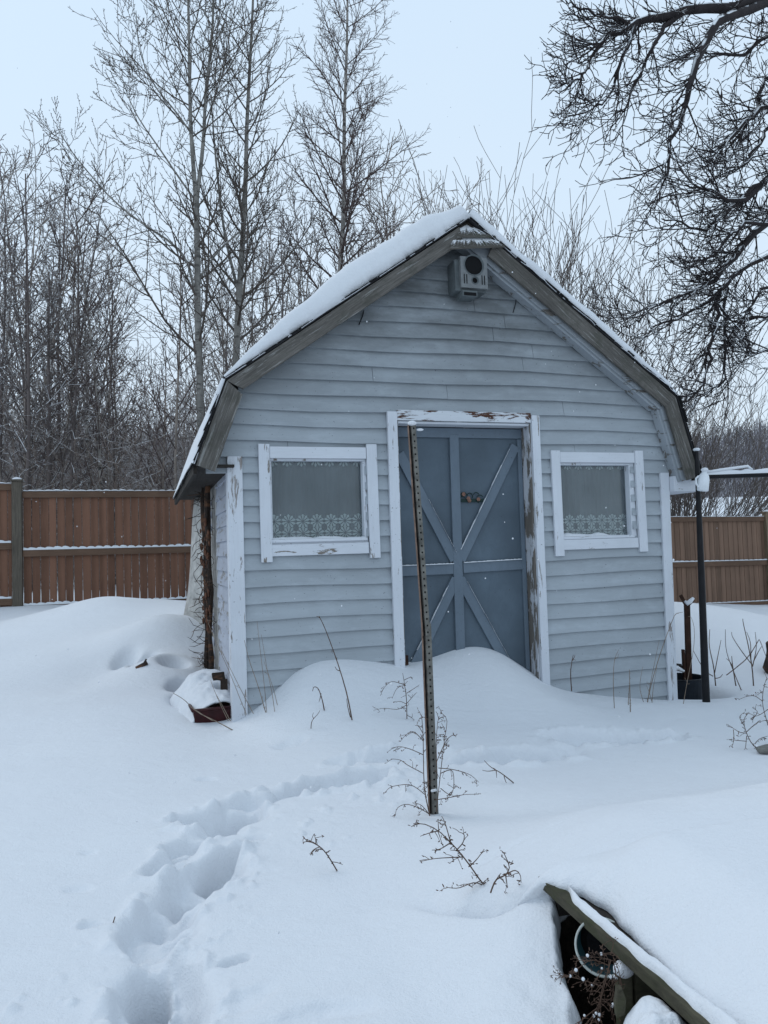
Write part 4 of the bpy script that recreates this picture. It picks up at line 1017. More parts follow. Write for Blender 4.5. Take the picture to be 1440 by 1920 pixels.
# ------------------------------------------------------------------ snowed-over platform on the right
def platform():
    root = empty('platform', (0, 0, 0), 0, label='low plank platform buried in deep snow with a mossy edge beam', cat='platform')
    zb = .20
    A = np.array([*DA, 0])
    def P(s, n, z): return (DA[0]+DDIR[0]*s+DN[0]*n, DA[1]+DDIR[1]*s+DN[1]*n, z)
    b = MB()
    a = atD(1018, 1652, 2.16); 
    b.hexa([P(-.01, -.008, zb-.026), P(2.6, -.012, zb-.03), P(2.6, .022, zb-.03), P(-.01, .022, zb-.026), P(.01, -.012, zb+.006), P(2.6, -.012, zb+.006), P(2.6, .022, zb+.006), P(.01, .022, zb+.006)])
    b.build('edge_beam', M['beam'], root, bevel=.003)
    # planks, gap behind the beam
    for k in range(9):
        n0 = .045+k*.15; b = MB(); b.hexa([P(.02, n0, zb-.03), P(2.6, n0, zb-.03), P(2.6, n0+.14, zb-.03), P(.02, n0+.14, zb-.03), P(.02, n0, zb-.004), P(2.6, n0, zb-.004), P(2.6, n0+.14, zb-.004), P(.02, n0+.14, zb-.004)])
        b.build('plank', M['soffit'], root)
    b = MB(); b.hexa([P(0, .024, zb-.09), P(.06, .024, zb-.09), P(.06, 1.4, zb-.09), P(0, 1.4, zb-.09), P(0, .024, zb-.032), P(.06, .024, zb-.032), P(.06, 1.4, zb-.032), P(0, 1.4, zb-.032)]); b.build('joist', M['soffit'], root)
    for s_ in (.36, 1.5):
        b = MB(); b.hexa([P(s_, .03, -.5), P(s_+.06, .03, -.5), P(s_+.06, .09, -.5), P(s_, .09, -.5), P(s_, .03, zb-.046), P(s_+.06, .03, zb-.046), P(s_+.06, .09, zb-.046), P(s_, .09, zb-.046)]); b.build('leg', M['beam'], root)
    cp_ = atD(1166, 1812, 1.86); b = MB(); b.bar((cp_[0], cp_[1]+.005, -.35), (cp_[0]+.004, cp_[1]+.005, cp_[2]-.012), .035, .03, up=(0, 1, 0)); sp_ = b.build('prop', M['beam'], root, bevel=.003)
    b = MB(); b.ball((cp_[0]+.004, cp_[1], cp_[2]-.006), .026, 0, (1, .8, .75)); b.build('prop_snow', M['snow'], sp_, smooth=True)
    # snow strip on the beam
    S, V = np.meshgrid(np.linspace(.12, 2.55, 420), np.linspace(0, 1, 11))
    wdt = .026*sstep(S, .11, .2)*(1+.3*fbm(S*14, S*0, 4, 3)); hh = (.014+.012*sstep(S, .2, .7))*(1+.5*fbm(S*18, V*2, 8, 3))*np.sqrt(np.clip(1-(V*2-1)**2, 0, 1))
    N = .024-wdt*(1-V)+.001*V; Z = zb+.0065+hh-.003*(V*2-1)**4
    grid_mesh('beam_snow', np.stack([DA[0]+DDIR[0]*S+DN[0]*N, DA[1]+DDIR[1]*S+DN[1]*N, Z], -1), M['snow'], root)
    # main snow blanket
    s = np.concatenate([np.linspace(-.42, 2.55, 560)]); q = np.concatenate([np.linspace(0, .25, 90), np.linspace(.255, 1, 160)])
    S, Q = np.meshgrid(s, q)
    # left border of the blanket: hangs back from the beam, curls over its far end
    edge = np.interp(S, [-.42, -.2, -.08, .0, .05, .10, .16, .25, .34, .42, .6, 1, 2.6], [-.30, -.22, -.13, -.045, -.012, .008, .05, .06, .055, .04, .03, .028, .028])
    edge = edge+fbm(S*12, S*0, 14, 3)*.010
    N = edge+(2.2-edge)*Q
    X = DA[0]+DDIR[0]*S+DN[0]*N; Y = DA[1]+DDIR[1]*S+DN[1]*N
    T = top_h(X, Y)+fbm(X*.9, Y*.9, 50, 3)*.03*sstep(Y, 1, 4)+fbm(X*3.5, Y*3.5, 51, 3)*.006
    T = np.maximum(T, zb+.05+.10*sstep(N, 0, .3)*sstep(S, .0, .2)-.2*(1-sstep(S, -.1, .05)))
    d = N-edge
    R_ = np.interp(S, [-.42, -.1, .1, .3, .6, 2.6], [.10, .11, .10, .10, .20, .20])
    x_ = np.clip(d/R_, 0, 1); rnd = np.sqrt(np.clip(1-(1-x_)**2, 0, 1))
    low = np.where(S < .06, zb-.10+.10*sstep(S, -.05, .06), zb)
    low = np.where(S < -.02, np.minimum(low, T-.07-.08*sstep(S, -.35, -.05)), low)
    H = low+(T+.003-low)*rnd
    back = sstep(S, -.42, -.30); H = H*back+(T-.03)*(1-back)
    rgt = sstep(N, 2.0, 2.2); H = H-rgt*.03
    # undercut lip
    P0 = np.stack([X, Y, H], -1)
    und = np.stack([X[:1]+DN[0]*.03, Y[:1]+DN[1]*.03, H[:1]-.012], -1); und2 = np.stack([X[:1]+DN[0]*.3, Y[:1]+DN[1]*.3, H[:1]-.012], -1)
    grid_mesh('snow_blanket', np.concatenate([und2, und, P0]), M['snow'], root)
platform()
def bucket():
    c = np.array(atD(1130, 1776, 1.98)); root = empty('bucket', tuple(c), 0, label='teal bucket with a pale rim lying on its side under the platform beam', cat='bucket')
    ax = (Vector((-.3, -1.0, .2))).normalized(); MM = ax.to_track_quat('Z', 'Y').to_matrix().to_4x4()
    b = MB(); b.lathe([(.055, -.12), (.068, .0), (.064, .0), (.052, -.11), (.002, -.11)], 36, MM, 0, False); b.build('body', M['teal'], root, smooth=True)
    b = MB(); b.lathe([(.0635, -.003), (.0635, .003), (.069, .003), (.069, -.003), (.0635, -.003)], 40, MM, 0, False); b.build('rim', M['rimw'], root, smooth=True)
    b = MB(); b.lathe([(.058, -.06), (.0565, -.06), (.04, -.045), (.01, -.05)], 24, MM, 0, False); b.build('liner', M['dark'], root)
bucket()
def clump():
    c = atD(1222, 1905, 1.70); n = 70; a = np.linspace(-1, 1, n); U, V = np.meshgrid(a, a)
    ang = math.radians(20); x = U*.11; y = V*.17
    X = c[0]+.01+x*math.cos(ang)+y*math.sin(ang)*.35; Y = c[1]-.03+y-x*.2
    r_ = np.hypot(U*(1+.35*V), V)+fbm(U*2.2, V*2.2, 5, 3)*.35
    H = .235*np.sqrt(np.clip(1-r_**2, 0, 1))+fbm(X*24, Y*24, 7, 3)*.018-.05*sstep(V, 0, 1)
    o_ = grid_mesh('snow_clump', np.stack([X, Y, -.06+H], -1), M['snow']); tag(o_, 'lumpy clump of snow fallen into the dark gap below the platform beam', 'snow')
clump()
def hollow_wood():
    for x, y, D, l, w_ in ((268, 1254, 6.73, .05, .03), (342, 1300, 6.03, .05, .03)):
        p = gp(x, y-6, .3)+np.array([0, -.02, .012]); b = MB(); b.bar((-l, 0, -.03), (l*.7, .02, .012), w_, w_, up=(0, 1, 0)); b.bar((-.01, .01, -.02), (.03, .02, .04), .012, .012, up=(0, 1, 0)); o_ = b.build('branch_stub', M['vine']); o_.location = tuple(p)
        tag(o_, 'dark stub of wood showing in the middle hole of the snow mound' if x < 300 else 'dark stub of wood showing in the hollow left of the red bin', 'wood stub')
hollow_wood()
def shard():
    p = atD(1163, 1872, 1.72); b = MB(); b.prism([(-.02, -.05), (.012, -.04), (.018, .0), (.005, .035), (-.012, .03), (-.022, -.01)], -.012, .012); o_ = b.build('wood_chunk', M['beam'], bevel=.004); o_.location = tuple(p); o_.scale = (.6, .8, .75)
    tag(o_, 'small mossy wood chunk beside a snow clump below the platform', 'wood chunk')
shard()

# ------------------------------------------------------------------ weeds
def stalk(pts, n=10):
    P = np.array(pts, float); t = np.linspace(0, len(P)-1, n); i = np.clip(t.astype(int), 0, len(P)-2); f = (t-i)[:, None]
    # catmull-rom
    Pm = P[np.clip(i-1, 0, len(P)-1)]; P0 = P[i]; P1 = P[i+1]; P2 = P[np.clip(i+2, 0, len(P)-1)]
    return .5*((2*P0)+(-Pm+P1)*f+(2*Pm-5*P0+4*P1-P2)*f**2+(-Pm+3*P0-3*P1+P2)*f**3)
def weed(name, label, strokes, D, mat='weed', r0=.0026, twigs=0, buds=0, seed=0, cat='dry weed', group=None, jit=.03, budr=.0042, snow=0, rootp=None):
    """strokes: list of pixel polylines; every stroke runs in its own slightly different depth"""
    r = random.Random(seed); bx, by = strokes[0][0]
    base = rootp if rootp is not None else atD(bx, by, D)
    base = np.array(base, float); root = empty(name, tuple(base), 0, label=label, cat=cat, group=group)
    P = []; SNW = MB()
    def pod(c):
        q = np.array([r.uniform(-1, 1), r.uniform(-1, 1), r.uniform(-.6, 1)]); q = q/np.linalg.norm(q); l = budr*r.uniform(1.3, 3.2); w_ = budr*r.uniform(.25, .55)
        P.append((np.array([c, c+q*l*.4, c+q*l*.8, c+q*l]), np.array([w_*.4, w_, w_*.9, w_*.15])))
    for si, st in enumerate(strokes):
        dd = r.uniform(-jit, jit) if si else 0
        pts = [atD(x, y, D+dd*(k/(max(1, len(st)-1))))-base for k, (x, y) in enumerate(st)]
        c = stalk(pts, 12); L = np.linalg.norm(np.diff(c, axis=0), axis=1).sum()
        rr = r0*(1 if si == 0 else .75); P.append((c, np.linspace(rr, rr*.45, len(c))))
        for k in range(int(twigs*L)):
            t = r.uniform(.1, 1)*(len(c)-1.01); i = int(t); p = c[i]+(c[i+1]-c[i])*(t-i); d = (c[i+1]-c[i]); d = d/np.linalg.norm(d)
            q = d*.6+np.array([r.uniform(-1, 1), r.uniform(-.8, .8), r.uniform(-1, .7)]); q = q/np.linalg.norm(q); l = r.uniform(.012, .04)
            e = p+q*l; P.append((np.array([p, p+q*l*.5+np.array([0, 0, .002]), e]), np.array([rr*.6, rr*.5, rr*.4])))
            for m in range(r.choice([1, 2, 2, 3])):
                pod(e+np.array([r.uniform(-1, 1) for _ in range(3)])*.004-q*l*.3*m)
        for k in range(int(buds*L)):
            t = r.uniform(.05, 1)*(len(c)-1.01); i = int(t); p = c[i]+(c[i+1]-c[i])*(t-i)
            pod(p)
            if r.random() < snow: SNW.ball(p+np.array([r.uniform(-1, 1), r.uniform(-1, 1), 1])*.005, budr*r.uniform(.9, 1.6)); 
    tubes('stems', P, M[mat], root, 5)
    if SNW.v: SNW.build('snow_flecks', M['snow'], root, smooth=True)
    return root
def Dg(x, y): return gp(x, y)[1]
D0 = Dg(808, 1530)-.03
weed('dry_weed', 'tall branching dry weed growing around the foot of the steel post', [
    [(806, 1530), (796, 1480), (794, 1420), (793, 1370), (790, 1340)], [(818, 1522), (826, 1450), (833, 1390), (838, 1350), (825, 1335)], [(797, 1490), (770, 1472), (735, 1475), (722, 1486)], [(793, 1450), (765, 1435), (750, 1425), (733, 1423)],
    [(793, 1415), (770, 1405), (750, 1400), (733, 1403)], [(815, 1500), (845, 1495), (870, 1490), (898, 1489)], [(822, 1440), (850, 1443), (880, 1452), (898, 1467)], [(826, 1450), (848, 1445), (850, 1480), (838, 1498)],
    [(818, 1430), (836, 1390), (850, 1378), (855, 1382)], [(806, 1527), (785, 1515), (762, 1508), (745, 1515), (741, 1530)], [(803, 1525), (790, 1510), (775, 1505)], [(794, 1390), (780, 1375), (770, 1372), (757, 1382)], [(820, 1460), (818, 1400), (820, 1360), (823, 1345)],
    [(826, 1478), (845, 1490), (852, 1470)], [(793, 1375), (785, 1362), (778, 1360)]], D0, twigs=38, buds=10, seed=2)
D1 = Dg(920, 1676)
weed('dry_weed', 'fallen dry weed stalk leaning left on the snow below the steel post', [
    [(920, 1676), (900, 1650), (870, 1608), (845, 1580), (822, 1558), (795, 1545), (775, 1545)], [(868, 1607), (845, 1608), (815, 1610), (790, 1615)], [(845, 1580), (835, 1545), (828, 1530)], [(880, 1625), (895, 1610), (908, 1592)], [(855, 1595), (868, 1580), (870, 1565), (860, 1560)],
    [(915, 1665), (890, 1655), (860, 1665), (838, 1664)], [(822, 1558), (805, 1562), (788, 1568)], [(845, 1580), (825, 1592), (810, 1594)]], D1-.02, twigs=50, buds=22, seed=5)
weed('dry_weed', 'small arched dry sprig between the fallen weed and the platform beam', [[(920, 1674), (930, 1650), (948, 1640), (955, 1625), (945, 1600)], [(948, 1640), (965, 1632), (975, 1640), (977, 1655)], [(948, 1640), (950, 1655), (952, 1665)], [(940, 1645), (952, 1638), (960, 1642)]], D1-.16, twigs=45, buds=30, seed=6, snow=.1)
weed('dry_weed', 'dry branched weed in front of the left door frame', [
    [(763, 1348), (762, 1310), (758, 1280), (755, 1262)], [(762, 1322), (745, 1330), (720, 1328), (700, 1332)], [(761, 1285), (745, 1290), (735, 1310)], [(761, 1285), (735, 1278), (720, 1290), (713, 1305)], [(762, 1300), (778, 1290), (786, 1284)], [(762, 1340), (772, 1345), (773, 1338)], [(762, 1320), (775, 1305), (782, 1298)], [(758, 1275), (770, 1270), (774, 1274)], [(762, 1320), (750, 1315), (742, 1317)]], Dg(763, 1350), twigs=26, buds=8, seed=7, r0=.003, budr=.005)
weed('dry_weed', 'small curled dry sprig on open snow left of the fallen weed', [[(632, 1633), (615, 1605), (600, 1588), (580, 1578), (568, 1580)], [(600, 1588), (590, 1592), (583, 1600)], [(592, 1582), (592, 1575), (590, 1568)]], Dg(632, 1634), twigs=60, buds=30, seed=8)
weed('dry_weed', 'short dry seed stalk leaning left between the post and the platform', [[(963, 1468), (940, 1450), (920, 1438), (908, 1426)], [(930, 1444), (915, 1446), (904, 1444)], [(945, 1455), (948, 1465), (950, 1468)], [(930, 1444), (931, 1452), (931, 1458)]], Dg(963, 1469), twigs=14, buds=4, seed=9, r0=.003)
w_ = bpy.data.objects[-1] if False else None
weed('dry_stalk', 'tall bare dry stem leaning left before the wall below the left window', [[(660, 1350), (650, 1300), (632, 1240), (610, 1180), (598, 1155)], [(657, 1345), (652, 1325), (650, 1310)], [(638, 1258), (632, 1256), (628, 1250)]], Dg(660, 1352), twigs=5, buds=3, seed=11, r0=.0045, cat='dry stalk')
weed('dry_stalk', 'short curled brown stem with a drooping tip below the left window', [[(608, 1332), (604, 1312), (597, 1292), (589, 1288), (586, 1296)], [(602, 1300), (600, 1310), (598, 1316)]], Dg(608, 1334), twigs=8, buds=6, seed=12, r0=.004, cat='dry stalk')
weed('dry_stalk', 'tiny forked stem in the snow below the curled brown stem', [[(583, 1366), (585, 1352), (595, 1340), (600, 1332)], [(588, 1348), (586, 1342), (588, 1336)]], Dg(583, 1368), seed=13, r0=.0028, cat='dry stalk')
weed('dry_grass', 'pale dry grass stems crossing the left corner board', [[(498, 1336), (485, 1290), (468, 1240), (458, 1200)], [(500, 1336), (496, 1290), (488, 1220), (482, 1165)], [(515, 1334), (510, 1300), (500, 1250), (490, 1190)], [(462, 1340), (450, 1310), (430, 1260), (395, 1180), (388, 1160)], [(475, 1338), (450, 1290), (425, 1240), (410, 1210)], [(428, 1352), (415, 1325), (400, 1290), (395, 1275)], [(520, 1322), (512, 1290), (495, 1240)]], 5.1, mat='weedp', seed=14, r0=.0032, jit=.1, cat='dry grass', twigs=3)
weed('dry_grass', 'two pale straws lying across the red bin', [[(445, 1374), (410, 1355), (370, 1335), (345, 1312), (325, 1300)], [(432, 1352), (418, 1325), (404, 1300)], [(400, 1352), (380, 1340), (358, 1325)]], 5.08, mat='weedp', seed=15, r0=.004, cat='dry grass')
weed('dry_stalk', 'upright brown stem standing against the siding right of the door', [[(1072, 1296), (1070, 1265), (1072, 1242), (1075, 1228)], [(1072, 1240), (1077, 1232), (1078, 1228)]], 5.95, seed=16, r0=.0045, twigs=10, buds=10, cat='dry stalk')
weed('dry_stalk', 'thin hooked stem against the siding under the right window', [[(1152, 1328), (1150, 1280), (1152, 1240), (1160, 1218)], [(1152, 1236), (1158, 1232), (1160, 1226)]], Dg(1152, 1330), mat='weedp', seed=17, r0=.003, cat='dry stalk')
weed('dry_stalk', 'stiff pale seed spike in front of the wall right of the door', [[(1182, 1335), (1181, 1290), (1180, 1255)], [(1178, 1322), (1179, 1300), (1181, 1280)]], Dg(1182, 1336), mat='weedp', seed=18, r0=.004, buds=45, cat='dry stalk')
weed('dry_grass', 'tuft of bent pale straws at the right corner board', [[(1212, 1326), (1222, 1280), (1240, 1220), (1262, 1160), (1270, 1150), (1280, 1148)], [(1222, 1324), (1225, 1290), (1232, 1250)], [(1214, 1324), (1218, 1290), (1228, 1240), (1236, 1200)], [(1281, 1322), (1290, 1270), (1300, 1220), (1302, 1180), (1296, 1158), (1290, 1156)], [(1210, 1326), (1200, 1290), (1205, 1250)], [(1225, 1325), (1218, 1300), (1212, 1285)]], 6.0, mat='weedp', seed=19, r0=.0035, twigs=3, cat='dry grass')
def shoots(lbl, st, seed, D=6.9, **k): weed('bare_shoot', lbl, st, D, seed=seed, r0=.006, cat='shrub shoot', group='bare shoots in the snow by the right fence', **k)
shoots('forked bare shoot just right of the black pipe post', [[(1342, 1286), (1338, 1250), (1330, 1210), (1331, 1180)], [(1340, 1262), (1347, 1225), (1352, 1200)], [(1337, 1268), (1320, 1255), (1300, 1220)], [(1341, 1272), (1350, 1270), (1355, 1264)]], 21)
shoots('crossed pair of bare shoots with one bent at its tip', [[(1380, 1286), (1374, 1250), (1372, 1230)], [(1390, 1294), (1376, 1260), (1362, 1220), (1360, 1180)], [(1374, 1250), (1368, 1240), (1362, 1235)], [(1362, 1266), (1400, 1235), (1420, 1205), (1424, 1200), (1434, 1225), (1440, 1240)]], 22)
shoots('tallest bare shoot of the three near the right fence post', [[(1413, 1286), (1410, 1250), (1403, 1210), (1394, 1170), (1393, 1160)], [(1410, 1246), (1390, 1220), (1374, 1195), (1372, 1185)], [(1408, 1235), (1407, 1205), (1400, 1185)], [(1411, 1250), (1418, 1215), (1416, 1185)], [(1413, 1240), (1422, 1222), (1428, 1212)]], 23)
weed('dry_weed', 'reddish dry weed with many seed heads by the grey log', [
    [(1440, 1410), (1415, 1400), (1400, 1375), (1395, 1350), (1405, 1335)], [(1400, 1375), (1385, 1372), (1370, 1362), (1364, 1360)], [(1400, 1380), (1398, 1400), (1397, 1404)], [(1395, 1360), (1387, 1345), (1395, 1336)], [(1375, 1368), (1376, 1385), (1373, 1400)], [(1400, 1372), (1420, 1355), (1440, 1350)], [(1410, 1350), (1420, 1335), (1412, 1328)],
    [(1440, 1360), (1430, 1320), (1432, 1290), (1438, 1270)], [(1430, 1315), (1415, 1305), (1400, 1306), (1385, 1312)], [(1415, 1395), (1425, 1385), (1440, 1380)], [(1400, 1390), (1380, 1388), (1366, 1386)], [(1440, 1330), (1425, 1340), (1410, 1345)]], Dg(1415, 1408)+.05, twigs=30, buds=12, seed=25, r0=.003, budr=.005)
weed('dry_weed', 'dry reddish weed dusted with snow drooping under the platform beam', [
    [(1145, 1800), (1135, 1840), (1125, 1880), (1110, 1915)], [(1140, 1810), (1110, 1800), (1085, 1815), (1060, 1835)], [(1130, 1850), (1095, 1838), (1070, 1832), (1048, 1830)], [(1145, 1800), (1120, 1795), (1098, 1795)], [(1140, 1815), (1150, 1850), (1145, 1880)], [(1125, 1870), (1145, 1885), (1155, 1890)],
    [(1120, 1890), (1100, 1905), (1085, 1918)], [(1130, 1820), (1115, 1840), (1100, 1860)], [(1150, 1795), (1160, 1820), (1165, 1850)], [(1145, 1790), (1150, 1770), (1145, 1760)], [(1125, 1800), (1130, 1790), (1150, 1785)], [(1135, 1830), (1128, 1860), (1122, 1900), (1118, 1920)], [(1150, 1800), (1155, 1835), (1150, 1850)]], 1.80, twigs=110, buds=60, seed=27, r0=.0016, budr=.0028, snow=.22, jit=.05)
p = atD(211, 1728, 2.32); b = MB(); b.tube([(0, 0, -.012), (.008, 0, .012)], .0018, 5); o_ = b.build('twig', M['weed']); o_.location = tuple(gp(211, 1730)+np.array([0, 0, .006])); tag(o_, 'tiny brown twig lying in the footprint trench at lower left', 'twig')

# ------------------------------------------------------------------ trees
def nrm(v): return v/(np.linalg.norm(v)+1e-9)
def grow(rs, p, d, L, r0, lv, sp, out, bud=None):
    """recursive branch; sp: species dict"""
    n = sp['n'][lv]; pts = [p]; dirs = [d]; step = L/(n-1)
    for i in range(n-1):
        d = nrm(d+rs.normal(0, sp['wig'][lv], 3)+np.array([0, 0, sp['up'][lv]]))
        pts.append(pts[-1]+d*step); dirs.append(d)
    pts = np.array(pts); rad = np.linspace(r0, max(r0*sp['taper'], sp['rmin']), n)
    out[min(lv, 1) if sp.get('split') else 1].append((pts, rad))
    if lv+1 < len(sp['n']):
        k = sp['k'][lv]; k = int(k*(.8+.4*rs.random()))
        az = rs.random()*6.28
        for i in range(k):
            t = sp['t0'][lv]+(1-sp['t0'][lv])*((i+rs.random()*.8)/k); t = min(t, .985); f = t*(n-1); j = int(f); q = pts[j]+(pts[min(j+1, n-1)]-pts[j])*(f-j)
            az += 2.4+rs.normal(0, .4); dd = dirs[min(j+1, n-1)]
            a = nrm(np.cross(dd, np.array([.2, .1, 1.]) if abs(dd[2]) < .9 else np.array([1., .1, 0]))); b_ = np.cross(dd, a)
            ang = sp['ang'][lv]*(.75+.5*rs.random()); side = a*math.cos(az)+b_*math.sin(az)
            nd = nrm(dd*math.cos(ang)+side*math.sin(ang))
            ll = L*sp['len'][lv]*(1-sp['sh'][lv]*t)*(.65+.6*rs.random())
            grow(rs, q, nd, ll, max(sp['rmin'], min(rad[j]*.75, r0*sp['rr'][lv])), lv+1, sp, out)
POP = dict(n=[14, 8, 6, 3], wig=[.02, .06, .09, .18], up=[.01, .13, .10, .05], taper=.3, rmin=.0046, k=[20, 9, 7], t0=[.2, .12, .08], ang=[.95, .7, .8], len=[.38, .48, .12], sh=[.6, .45, .2], rr=[.42, .5, .6])
BIR = dict(n=[14, 8, 7, 4], wig=[.015, .05, .08, .14], up=[.01, .05, .02, -.02], taper=.25, rmin=.0042, k=[30, 13, 7], t0=[.15, .12, .1], ang=[.85, .6, .6], len=[.29, .42, .36], sh=[.5, .4, .3], rr=[.32, .45, .55])
SAP = dict(n=[12, 6, 5, 3], wig=[.03, .07, .1, .15], up=[.02, .09, .06, .0], taper=.25, rmin=.0048, k=[20, 6, 4], t0=[.2, .12, .12], ang=[.8, .75, .7], len=[.27, .46, .42], sh=[.4, .4, .2], rr=[.35, .5, .6])
SHR = dict(n=[8, 6, 5], wig=[.04, .07, .1], up=[.05, .06, .04], taper=.3, rmin=.0045, k=[11, 7], t0=[.3, .2], ang=[.45, .5], len=[.5, .45], sh=[.3, .3], rr=[.5, .6])
def make_tree(name, label, base, H, r0, sp, seed, mt, mc, lean=(0, 0, 1), group=None, fork=None, cat='tree', path=None, mirror=None):
    rs = np.random.RandomState(seed); root = empty(name, tuple(base), 0, label=label, cat=cat, group=group)
    out = [[], []]; s2 = dict(sp); s2['split'] = True
    if path is None: grow(rs, np.zeros(3), nrm(np.array(lean, float)), H, r0, 0, s2, out)
    else:
        for pth, ra, rb, kk in path:    # explicit trunk lines (pixel traced, own depth)
            c = stalk(pth, 14); rad = np.linspace(ra, rb, 14); out[0].append((c, rad)); L = np.linalg.norm(np.diff(c, axis=0), axis=1).sum(); az = rs.random()*6
            k = kk; sc_ = .5 if ra < .03 else .9
            for i in range(k):
                t = sp['t0'][0]+(1-sp['t0'][0])*((i+rs.random()*.8)/k); t = min(t, .98); f = t*13; j = int(f); q = c[j]+(c[j+1]-c[j])*(f-j); dd = nrm(c[j+1]-c[j]); az += 2.4+rs.normal(0, .4)
                a = nrm(np.cross(dd, np.array([1., .1, 0]))); b_ = np.cross(dd, a); ang = sp['ang'][0]*(.75+.5*rs.random())
                nd = nrm(dd*math.cos(ang)+(a*math.cos(az)+b_*math.sin(az))*math.sin(ang))
                grow(rs, q, nd, sc_*H*sp['len'][0]*(1-sp['sh'][0]*t)*(.65+.6*rs.random()), rad[j]*.42, 1, s2, out)
    tubes('trunk', out[0], M[mt], root, 9); tubes('crown', out[1], M[mc], root, 4)
    return root
def tz(x, y): return gz(x, y)
# the two tall poplars
D = 14.5; base = atD(378, 1010, D); base[2] = tz(base[0], base[1])
T_ = lambda pts, D_=D: [np.array(atD(x, y, D_+e))-base for x, y, e in pts]
make_tree('poplar_tree', 'tall grey forked poplar behind the left slope of the shed roof', base, 9.2, .1, POP, 11, 'bark_poplar', 'bark_poplar_t', path=[
    ([np.zeros(3)]+T_([(376, 760, 0), (371, 600, 0), (370, 480, 0), (368, 378, 0)]), .075, .052, 12),
    (T_([(368, 380, 0), (358, 240, -.1), (355, 100, -.2), (352, -60, -.3), (350, -190, -.35)]), .045, .012, 30),
    (T_([(368, 380, 0), (381, 270, .1), (386, 170, .2), (398, 60, .3), (402, -90, .35), (400, -200, .4)]), .042, .012, 30),
    (T_([(371, 590, 0), (355, 500, -.1), (320, 455, -.2), (265, 418, -.3), (215, 378, -.4), (180, 340, -.4), (135, 285, -.5), (105, 235, -.5)]), .028, .007, 16),
    (T_([(369, 380, 0), (330, 325, .1), (300, 280, .2), (262, 225, .3), (240, 180, .4), (228, 140, .4)]), .022, .006, 14),
    (T_([(372, 525, 0), (410, 470, .1), (460, 425, .2), (500, 380, .3), (545, 330, .4)]), .022, .006, 14),
    (T_([(358, 250, 0), (330, 210, -.2), (290, 160, -.3), (262, 95, -.4), (255, 20, -.4)]), .018, .006, 14)])
D = 15.5; base = atD(436, 1010, D); base[2] = tz(base[0], base[1])
make_tree('poplar_tree', 'second grey poplar with bushy crown between the forked poplar and the birch', base, 7.8, .09, POP, 23, 'bark_poplar', 'bark_poplar_t', path=[
    ([np.zeros(3)]+T_([(440, 760, 0), (446, 600, 0), (453, 480, 0), (460, 360, 0), (463, 230, 0), (470, 100, 0), (476, -40, 0), (478, -120, 0)], 15.5), .085, .012, 46),
    (T_([(450, 560, 0), (420, 430, -.2), (403, 280, -.4), (396, 180, -.5)], 15.5), .035, .01, 10)])
D = 17.5; base = atD(628, 1000, D); base[2] = tz(base[0], base[1])
make_tree('birch_tree', 'tall straight pale birch rising behind the shed roof, left of its peak', base, 9.6, .08, BIR, 31, 'bark_birch', 'bark_birch_t', path=[
    ([np.zeros(3)]+T_([(632, 700, 0), (638, 500, 0), (645, 380, 0), (645, 240, 0), (650, 100, 0), (652, -30, 0), (654, -160, 0)], 17.5), .075, .014, 60)])
# groups of named slender trees
spec = [('young_tree', 'slender dark tree with twin tops left of the poplars, at the fence post', 55, 16, 6.9, .055, 41, (.03, 0, 1), 'bark_dark'),
        ('young_tree', 'slender dark tree leaning slightly right, second from the left frame edge', 82, 15.4, 6.6, .06, 43, (.05, 0, 1), 'bark_dark'),
        ('young_tree', 'brown slim tree standing at the very left edge of the photo', 2, 15.2, 7.2, .055, 47, (.0, 0, 1), 'bark_mid'),
        ('young_tree', 'dark twin stemmed tree just right of the birch behind the roof', 705, 20, 8.4, .06, 53, (.02, 0, 1), 'bark_dark'),
        ('young_tree', 'dark slim tree nearest the roof peak with dense purple twigs', 750, 21, 8.2, .055, 59, (.04, 0, 1), 'bark_dark'),
        ('young_tree', 'pale slim birch sapling behind the middle of the left fence', 165, 19, 7.4, .05, 61, (.02, 0, 1), 'bark_birch')]
for nm, lb, x, D, H, r0, sd, ln, mt in spec:
    p = atD(x, 960, D); p[2] = tz(p[0], p[1]); make_tree(nm, lb, p, H, r0, SAP, sd, mt, 'bark_dark' if mt != 'bark_birch' else 'bark_birch_t', ln)
# thicket of saplings, several kinds copied
protos = []
for i in range(7):
    protos.append(make_tree('sapling', None, (0, 0, 0), 6.2, .034, SAP, 100+i, ['bark_dark', 'bark_mid', 'bark_mid', 'bark_birch', 'bark_dark', 'bark_mid', 'bark_dark'][i], ['bark_dark', 'bark_mid', 'bark_birch_t', 'bark_birch_t', 'bark_dark', 'bark_mid', 'bark_mid'][i]))
LB = 'slender bare sapling in the dense leafless woods beyond the left fence'; GR = 'bare saplings in the woods behind the fence'
rs = np.random.RandomState(77); used = [0]*7; cnt = 0
while cnt < 72:
    D = rs.uniform(14.2, 34); x = rs.uniform(-140, 860)
    if x > 620 and D < 17: continue
    p = atD(x, 960, D); i = rs.randint(7); pz = tz(p[0], p[1])
    # skyline of the photo: ~ y 250 at left edge, 330-420 in the middle, falling to 330 right of the birch
    tgt = np.interp(x, [-140, 0, 110, 200, 300, 400, 520, 620, 760, 860], [150, 190, 270, 350, 350, 380, 330, 360, 300, 400])+30+rs.uniform(0, 420)*rs.uniform(.2, 1)
    Ht = CZ+(1040-tgt)/1440*D-pz; s = Ht/6.2
    if s < .4: continue
    o_ = protos[i] if not used[i] else copy_tree(protos[i]); used[i] = 1
    o_.location = (p[0], p[1], pz-.05); o_.rotation_euler = (rs.normal(0, .03), rs.normal(0, .03), rs.uniform(0, 6.28)); o_.scale = (s*rs.uniform(.8, 1.05),)*2+(s,)
    tag(o_, LB, 'tree', GR); cnt += 1
